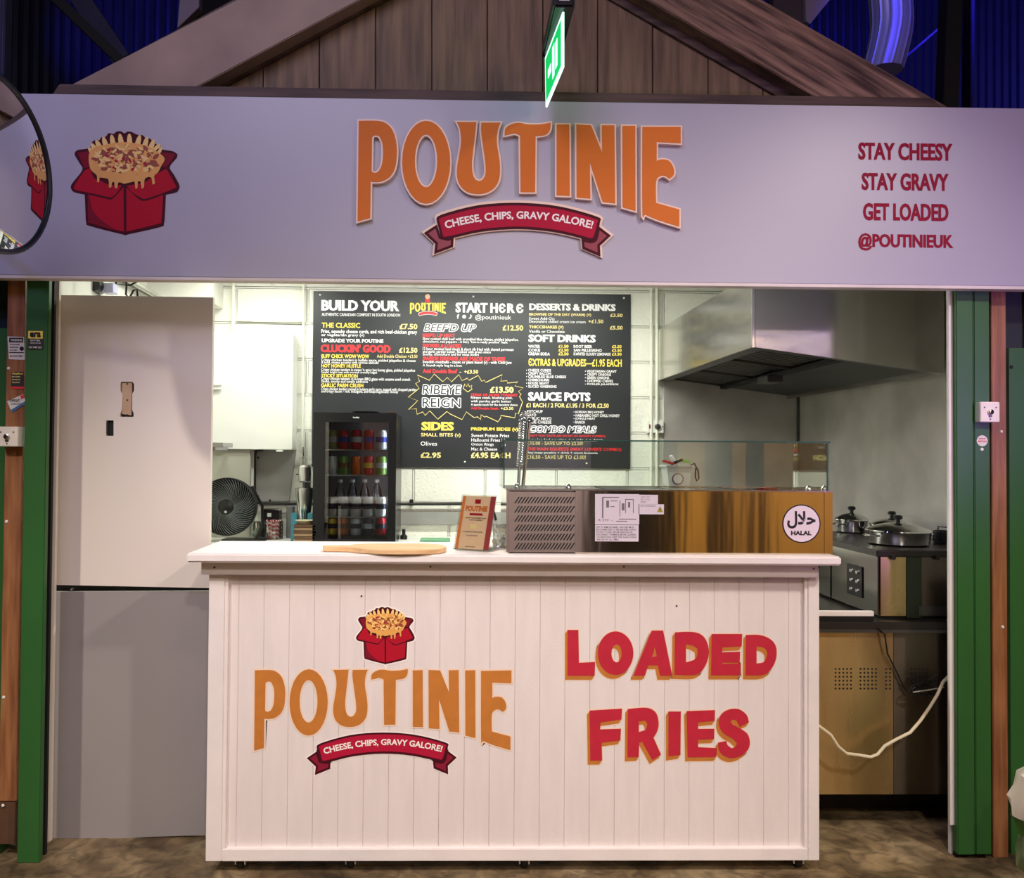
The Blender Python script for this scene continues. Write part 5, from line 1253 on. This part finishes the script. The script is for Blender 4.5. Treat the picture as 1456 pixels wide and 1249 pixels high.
# white board and cooker units on the bench
solo('white_board', MB().box(xw0+.02, PX_(1241, Ye+.0, 870), Ye-.01, Ye+.008, XZ(1200, 869.5, Ye-.01)[1]-.020, XZ(1200, 869.5, Ye-.01)[1]), trim_white, .002, label='white board edge on the black bench beside the counter end', cat='board')
solo('board_spacer', MB().box(xw0+.05, PX_(1241, Ye, 870), Ye-.008, Ye+.03, zt2+.0005, XZ(1200, 869.5, Ye-.01)[1]-.0205), black_pl, .001, label='dark strip under the white board edge on the bench', cat='strip')
Yu = .22; X0 = PX_(1246.5, Yu, 800); ztu = XZ(1290, 783, Yu)[1]; ztb = XZ(1290, 792, Yu)[1]; zub = zt2+.001
steel_u = pm('cooker_steel', (150, 148, 142), .16, 1, var=.05, scale=4, bump=.12, bscale=5, bstretch=(2, 1, .4))
X1 = XR-.03
def cooker(y0, y1, label, hood_top=True):
    t = thing('cooker_unit', label, 'cooker', ((X0+X1)/2, (y0+y1)/2, zub))
    part('body', MB().box(X0+.012, X1, y0+.004, y1-.002, zub+.012, ztb-.001), steel_u, t, .004)
    part('front_trim', MB().box(X0+.006, X0+.011, y0+.004, y1-.004, zub+.012, ztb-.001), steel_u, t, .001)
    part('base', MB().box(X0+.02, X1-.01, y0+.01, y1-.01, zub, zub+.011), black_mt, t)
    ya = y0+(y1-y0)*.30; yb = y0+(y1-y0)*.62; zc = zub+(ztb-zub)*.5; hh = (ztb-zub)*.26
    c = part('control_panel', MB().box(X0+.001, X0+.0055, ya, yb, zc-hh, zc+hh), black_pl, t, .001)
    for i in range(2):
        for j in range(3):
            part('button', MB().lathe((X0+.0005, ya+(yb-ya)*(.3+.4*i), zc+hh*(.6-.6*j)), [(.008, 0), (.007, -.004)], 10, 'x'), chrome, c)
    return t
pan_chrome = pm('pan_chrome', (235, 235, 232), .07, 1, var=.01)
u1 = cooker(Yu, Yu+.40, 'stainless cooker unit at the bench front under the pans')
part('end_cover', MB().box(X0+.014, PX_(1287.5, Yu, 830), Yu-.004, Yu+.003, zub+.012, ztb-.0015), steel_gold_lit, u1, .001)
part('back_divider', MB().box(PX_(1288, Yu, 830), PX_(1309, Yu, 830), Yu-.006, Yu+.003, zub+.004, ztb-.0015), pm('dark_green_panel', (34, 44, 28), .35), u1, label='dark green strip on the end')
part('end_cover', MB().box(PX_(1309.5, Yu, 830), X1, Yu-.004, Yu+.003, zub+.012, ztb-.0015), pm('cooker_grey', (120, 108, 100), .35, 1, var=.1, bump=.1, bscale=5, bstretch=(2, 1, .4)), u1, .001)
part('hinge_plate', MB().box(PX_(1304, Yu, 830), PX_(1345, Yu, 830), Yu-.010, Yu-.0065, zub+.016, zub+.052), dark_steel, u1, .001)
u2 = cooker(Yu+.405, Yu+.81, 'stainless cooker unit behind the front one on the bench')
hb_ = solo('ceramic_hob', MB().box(X0-.004, X1+.006, Yu-.008, Yu+.82, ztb, ztu), pm('hob_black', (34, 28, 26), .3, var=.1), .003, label='black hob slab on top of the cooker units carrying the pans', cat='hob')
for px_ in (1269, 1331):
    p = unp(px_, 793, Yu-.01); part('hob_catch', MB().lathe((p.x, Yu-.014, ztb-.002), [(.009, 0), (.009, -.006)], 12, 'y'), black_pl, hb_)
def pan(label, px_, wpx, Yp, h=.05, knob=True, rot_=0):
    x = PX_(px_, Yp, 765); r = wpx/2/ppm(Yp); z = ztu+.001
    t = thing('lidded_pan', label, 'pan', (x, Yp, z), 'lidded steel pans on the hob')
    part('pan_body', MB().lathe((x, Yp, z), [(r*.86, 0), (r*.95, .006), (r, h-.004), (r*1.03, h), (r*.99, h), (r*.93, .01)], 32), pan_chrome, t, smooth=True)
    part('lid', MB().lathe((x, Yp, z+h), [(r*1.03, .001), (r*1.02, .006), (r*.9, .013), (r*.6, .026), (r*.3, .034), (.012, .036)], 32), pan_chrome, t, smooth=True)
    part('knob', MB().lathe((x, Yp, z+h+.036), [(.008, 0), (.009, .012), (.017, .016), (.018, .026), (.012, .031)], 14), black_pl, t, smooth=True)
    for s_ in (-1, 1):
        a = rot_
        pts = []
        for k in range(9):
            u = k/8*math.pi; dx = r*1.0+.032*math.sin(u); dy = -.04*math.cos(u)
            pts.append((x+s_*(dx*math.cos(a))-dy*math.sin(a), Yp+s_*dx*math.sin(a)+dy*math.cos(a), z+h*.72))
        part('handle', MB().tube(pts, .0045, 6), chrome, t, smooth=True)
    return t
pan('lidded steel pan at the front of the hob, largest of the three', 1277, 84, .44, .056, True, .2)
pan('lidded steel pan at the back left of the hob, next to the steel case', 1211, 44, .96, .06, True, .4)
pan('lidded steel pan at the back right of the hob behind the largest', 1268, 56, .78, .05, True, -.2)
p = unp(1196, 764, .62)
solo('spoon', MB().tube([(X0+.03, .80, ztu+.012), (X0-.0, .86, ztu+.07), (X0-.03, .88, ztu+.11)], .004, 6), chrome, 0, True, 'steel spoon handle sticking up left of the pans', 'spoon')
t = thing('small_pot', 'small black pot with metal handle on the hob by the right jamb', 'pot', (PX_(1342, .5, 768), .5, ztu))
xx = PX_(1343, .5, 768)
part('body', MB().lathe((xx, .5, ztu+.001), [(.04, 0), (.045, .01), (.045, .05), (.04, .052), (.038, .01)], 18), black_pl, t, smooth=True)
part('handle', MB().tube([(xx-.03, .5, ztu+.05), (xx-.04, .48, ztu+.075), (xx+.03, .48, ztu+.07)], .005, 6), chrome, t, smooth=True)

# ------------------------------------------------------------------ switches, stickers
def keyswitch(px_, py_, w_, h_, label, Y=-.04):
    p = unp(px_, py_, Y); k = ppm(Y); a, b_ = w_/2/k, h_/2/k
    t = thing('key_switch', label, 'switch', (p.x, p.y, p.z-b_))
    part('box', MB().box(p.x-a, p.x+a, Y+.006, -.001 if Y > -.03 else .0, p.z-b_, p.z+b_), cup_white, t, .002)
    part('plate', MB().box(p.x-a, p.x+a, Y, Y+.0055, p.z-b_, p.z+b_), pm('switch_cream', (240, 232, 214), .35), t, .002)
    l = part('key_barrel', MB().lathe((p.x, Y, p.z), [(.010, 0), (.010, -.006), (.007, -.008)], 14, 'y'), chrome, t, smooth=True)
    part('key_slot', MB().box(p.x-.002, p.x+.002, Y-.0095, Y-.0082, p.z-.006, p.z+.006), black_mt, l)
    part('key_guide', MB().box(p.x-.006, p.x+.006, Y-.003, Y-.0005, p.z-.019, p.z-.011), dark_steel, t, .001)
    for dx, dz in ((-.6, .45), (.6, .45), (0, -.72)):
        part('screw', MB().lathe((p.x+dx*a, Y, p.z+dz*b_), [(.0028, 0), (.0028, -.0012)], 8, 'y'), dark_steel, t)
keyswitch(1408, 586, 28, 29, 'cream key switch on the post right of the opening', -.05)
keyswitch(10, 621, 30, 28, 'cream key switch on the left brown timber strip', -.05)
def stick(poly, Y, m): return MB().prism([XZ(*q, Y) for q in poly][::-1], Y, Y+.0006)
def note(name, label, poly, Y, m, lines):
    cx = sum(q[0] for q in poly)/len(poly); cy = sum(q[1] for q in poly)/len(poly)
    t = thing(name, label, 'sticker', tuple(unp(cx, cy, Y)))
    part('backing', stick(poly, Y, m), m, t)
    for s_, a, b_, c, d_, mm in lines: text(s_, a, b_, c, d_, Y-.0006, mm, t, .03, res=1)
    return t
def bar(t, x0, y0, x1, y1, Y, m, name='printed_band'):
    a, b_ = XZ(x0, y1, Y), XZ(x1, y0, Y); part(name, MB().box(a[0], b_[0], Y-.0005, Y-.0001, a[1], b_[1]), m, t)
Yz = -.0018
st_w = pm('paper_white', (226, 222, 214), .5)
t = note('warning_sticker', 'white sticker with black header, top one on the left timber strip', [(10.5, 478.5), (34, 479.5), (35.5, 512), (12.5, 511)], Yz, st_w, [('THIS DOOR IS ALARMED', 14, 489, 28, 491, m_blk), ('PLEASE KEEP CLEAR', 14, 493, 26, 495, m_blk), ('AT ALL TIMES', 14, 497, 24, 499, m_blk), ('24 HOURS', 14, 505, 32, 508, m_blk)])
bar(t, 13, 480.5, 33, 487, Yz-.0003, m_blk); bar(t, 13, 501, 34, 502, Yz-.0003, m_blk)
text('WARNING', 15, 482, 31, 485.5, Yz-.0012, st_w, t, .03)
q = XZ(31, 496, Yz); part('round_mark', MB().lathe((q[0], Yz, q[1]), [(.008, -.0002), (.008, -.0007)], 14, 'y'), m_blk, t)
t = note('black_sticker', 'small dark sticker with red foot, middle one on the left timber strip', [(16, 529), (34, 529), (34, 552), (16, 552)], Yz, pm('sticker_dark', (46, 44, 36), .5), [('Skyline', 17, 530, 33, 533.5, m_yel), ('FIRE & SAFETY', 17, 535, 29, 537, m_cream), ('SERVICES LTD', 17, 539, 29, 541, m_cream), ('CALL NOW', 17, 543, 28, 545, m_cream)])
bar(t, 16, 550, 34, 553, Yz-.0003, m_red)
t = note('tilted_sticker', 'tilted white and blue sticker below the dark one on the left timber strip', [(10, 571), (33, 560.5), (37, 573), (17, 587)], Yz, st_w, [('DWIGHT', 14, 567.5, 28, 572, m_blk), ('LOCKS & DOORS', 16, 573, 33, 576, m_grey)])
part('blue_band', stick([(15.5, 583), (36, 570.5), (37, 573.5), (17, 587)], Yz-.0008, None), pm('band_blue', (60, 110, 150), .5), t)
part('red_square', stick([(28.5, 563), (33, 561), (34.5, 566), (30, 568)], Yz-.0008, None), m_red, t)
Yg = -.0325
t = note('yellow_sticker', 'yellow and black contact sticker high on the left green post', [(40, 471), (61, 471), (61, 497), (40, 497)], Yg, pm('sticker_dark', (46, 44, 36), .5), [('SHUTTERS', 43, 483, 57, 485.5, st_w), ('GATES & DOORS', 43, 487, 58, 489, st_w), ('020 7485 222', 41, 492.5, 59, 495.5, st_w)])
bar(t, 40, 471, 61, 481.5, Yg-.0003, m_yel); text('era', 42.5, 472.5, 58, 480, Yg-.0012, m_blk, t, .05)
p = unp(1397, 627, -.021); t = thing('round_sticker', 'round white sticker on the right green boards below the key switch', 'sticker', tuple(p))
part('disc', MB().lathe((p.x, -.0185, p.z), [(.0205, 0), (.0205, -.0008)], 24, 'y'), st_w, t); text('PLEASE', 1392, 623, 1402, 625, -.0200, m_red, t, .02); text('RECYCLE', 1391, 626.5, 1403, 629, -.0200, m_red, t, .03)
p = unp(1397, 639, -.021); solo('paint_chip', MB().lathe((p.x, -.0183, p.z), [(.006, 0), (.006, -.0006)], 9, 'y'), cup_white, label='small white paint chip below the round sticker', cat='paint chip')
for q, lb in (((12, 524), 'white wall pin on the left timber strip below the top sticker'), ((9, 742), 'white wall pin on the left timber strip at counter height'), ((5, 992), 'white wall pin low on the left timber strip'), ((4, 1146), 'white wall pin near the foot of the left timber strip')):
    p = unp(*q, -.001); solo('screw_cap', MB().lathe((p.x, -.0005, p.z), [(.006, 0), (.004, -.003)], 10, 'y'), cup_white, 0, True, lb, 'screw cap')
for q, lb in (((1424, 614), 'white screw cap on the right timber strip below the key switch'), ((1426, 892), 'white screw cap low on the right timber strip')):
    p = unp(*q, -.001); solo('screw_cap', MB().lathe((p.x, -.0005, p.z), [(.006, 0), (.004, -.003)], 10, 'y'), cup_white, 0, True, lb, 'screw cap')
p = unp(1438, 522, .03); solo('drilled_plug', MB().lathe((p.x, .029, p.z), [(.007, 0), (.006, -.003)], 10, 'y'), black_mt, 0, True, 'small dark plug high on the far right green panel', 'plug')

# ------------------------------------------------------------------ convex mirror
Ymr = -.66; c = unp(-4, 231, Ymr); Rr = .247; RS = .95; ang = math.radians(-6)
t = thing('convex_mirror', 'round convex mirror with dark rim at the upper left edge, turned towards the sign', 'mirror', (c.x, c.y, c.z-Rr))
Mz = Matrix.Rotation(ang, 3, 'Z')
def turn(mb): return mb.xf(lambda v: Mz @ v + c)
h0 = RS-math.sqrt(RS*RS-Rr*Rr); prof = []
for i in range(25):
    a = math.asin(Rr/RS)*(1-i/24); prof.append((max(RS*math.sin(a), .0005), RS*math.cos(a)-(RS-h0)))
m_mir = pm('mirror_face', (225, 225, 235), .02, 1, var=.0)
part('mirror_dome', turn(MB().lathe((0, 0, 0), prof, 64, 'x', caps=False)), m_mir, t, smooth=True)
part('rim', turn(MB().tube([(0, Rr*1.01*math.cos(a*math.pi/32), Rr*1.01*math.sin(a*math.pi/32)) for a in range(64)], .0085, 8, True)), pm('mirror_rim', (22, 26, 44), .4), t, smooth=True)
part('back_shell', turn(MB().lathe((0, 0, 0), [(Rr, -.006), (Rr*.9, -.05), (.03, -.06)], 48, 'x')), black_pl, t, smooth=True)
part('bracket', MB().tube([(c.x-.055, c.y, c.z), (c.x-.45, c.y+.1, c.z), (c.x-.45, -.12, c.z), (c.x-.45, -.073, c.z)], .016, 10), black_pl, t, smooth=True)

# ------------------------------------------------------------------ exit sign
A0, A1 = Vector((.346, -2.98+2.55, 0)), Vector((.325, -2.98+2.85, 0))
nA = unp(801, 17, A0.y); nB = unp(801, 93, A0.y); fA = unp(776, 82, A1.y); fB = unp(777, 155, A1.y)
t = thing('exit_sign', 'green glowing emergency exit blade sign hanging from its black fitting', 'exit sign', tuple((nB+fB)/2))
nA.z = fA.z = (nA.z+fA.z)/2; nB.z = fB.z = (nB.z+fB.z)/2
dv = (fA-nA).normalized(); nv = Vector((dv.y, -dv.x, 0)).normalized()
if nv.x > 0: nv = -nv
def pl(u0, u1, v0, v1, o0, o1):
    f_ = lambda u, v, o: nA.lerp(fA, u)*(1-v)+nB.lerp(fB, u)*v+nv*o
    A = [f_(u0, v0, o0), f_(u1, v0, o0), f_(u1, v1, o0), f_(u0, v1, o0)]; B_ = [f_(u0, v0, o1), f_(u1, v0, o1), f_(u1, v1, o1), f_(u0, v1, o1)]
    return MB().hexa(A, B_)
gm = emis('exit_green', (0, 190, 90), 1.1); wm = emis('exit_white', (205, 255, 232), 1.5)
part('blade', pl(0, 1, 0, 1, -.003, .003), wm, t)
part('green_panel', pl(.07, .95, .08, .92, .0032, .0040), gm, t)
part('green_panel', pl(.07, .95, .08, .92, -.0040, -.0032), gm, t)
for s_ in (1, -1):
    part('arrow', pl(.62, .80, .42, .58, s_*.0042, s_*.0048), wm, t); part('running_figure', pl(.25, .36, .25, .75, s_*.0042, s_*.0048), wm, t); part('door_mark', pl(.42, .54, .2, .8, s_*.0042, s_*.0048), wm, t)
mA = (nA+fA)/2
part('fitting', MB().box(nA.x-.034, nA.x+.034, A0.y-.02, A1.y+.02, nA.z+.006, nA.z+.05), black_pl, t, .006)
part('fitting_end', MB().box(nA.x-.016, nA.x+.016, A0.y-.022, A0.y-.0205, nA.z+.024, nA.z+.048), st_w, t)
part('suspension_rod', MB().tube([(mA.x, mA.y, nA.z+.05), (mA.x, mA.y, 6.4)], .006, 8), black_pl, t)

# ------------------------------------------------------------------ bag at the right edge
def bag():
    Yb_ = -.42; kx = ppm(Yb_); x = PX_(1497, Yb_, 1150)
    prof = [(1251, 30), (1240, 43), (1215, 46), (1190, 42), (1165, 50), (1140, 54), (1120, 46), (1105, 44), (1092, 30), (1080, 22)]
    t = thing('waste_bag', 'white and green plastic bag standing at the lower right edge', 'bag', (x, Yb_, 0))
    rnd = random.Random(2)
    def mk(rows, m, nm):
        mb = MB(); n = 26; v = []
        for j, (py_, r) in enumerate(rows):
            z = max(.002, XZ(1456, py_, Yb_)[1])
            for k in range(n):
                a = 2*math.pi*k/n; rr = r/kx*(1+.05*math.sin(a*5+j)+.04*math.sin(a*9+j*2)+rnd.uniform(-.02, .02))
                v.append((x+rr*math.cos(a), Yb_+rr*.8*math.sin(a), z+rnd.uniform(-.003, .003)*(j > 0)))
        L_ = len(rows); f = [(j*n+k, j*n+(k+1) % n, (j+1)*n+(k+1) % n, (j+1)*n+k) for j in range(L_-1) for k in range(n)]
        f += [tuple(range(n-1, -1, -1)), tuple(range((L_-1)*n, L_*n))]
        return part(nm, mb.add(v, f), m, t, smooth=True)
    mk(prof[:4], pm('bag_clear_green', (110, 130, 90), .3, var=.3, scale=20), 'lower_body'); mk(prof[3:5], pm('bag_green', (60, 110, 40), .35, var=.2, scale=12), 'green_band'); mk(prof[4:], pm('bag_white', (232, 226, 205), .4, var=.05, scale=10), 'upper_body')
    part('tied_neck', MB().lathe((x, Yb_, XZ(1456, 1080, Yb_)[1]), [(.04, 0), (.015, .02), (.035, .06), (.05, .09)], 14), pm('bag_white', (0, 0, 0)), t, smooth=True)
bag()
# floor patches in front of the stall
solo('floor_patch', MB().prismz([(-1.25, -.55), (-.90, -.60), (-.80, -.20), (-1.02, -.16)], .0, .002), pm('patch_ochre', (150, 118, 60), .6, scale=8, c2=(120, 96, 56)), label='ochre rectangular patch on the floor left of the counter', cat='floor patch')

# ------------------------------------------------------------------ the hall behind the viewer, seen only in reflections
struct('wall_hall_opposite', MB().box(-5, 6, -6.3, -6.2, 0, 6.4), pm('hall_brown', (52, 40, 32), .6, var=.2, scale=2))
gold_b = pm('gold_reflector', (244, 190, 84), .6, var=.1); lav_b = pm('lavender_reflector', (205, 196, 224), .6)
dk_b = pm('dark_reflector', (34, 26, 22), .6)
for i, (xa, xb, m) in enumerate(((-3.2, -2.6, green), (-1.4, -1.0, brown_post), (.3, 1.5, lav_b), (1.5, 2.45, dk_b), (2.45, 2.75, gold_b), (2.75, 3.05, dk_b), (3.05, 3.2, gold_b), (3.2, 3.4, dk_b), (3.4, 4.6, gold_b), (4.6, 5.1, dk_b), (5.1, 5.6, lav_b))):  # gold, dark and lavender boards made up to streak the steel's reflections
    struct('trim_%d' % (11+i), MB().box(xa, xb-.002, -6.19, -6.1, 0, 2.3), m)
struct('wall_hall_left', MB().box(-5.1, -5, -6.3, 2.8, 0, 6.4), pm('hall_dark', (22, 19, 24), .8))
struct('wall_hall_right', MB().box(6, 6.1, -6.3, 2.8, 0, 6.4), pm('hall_dark', (22, 19, 24), .8))
struct('trim_30', MB().box(2.9, 5.9, -6.1, -6.05, 2.35, 3.16), sign_white)  # plausible sign added out of view for the band reflected in the hood
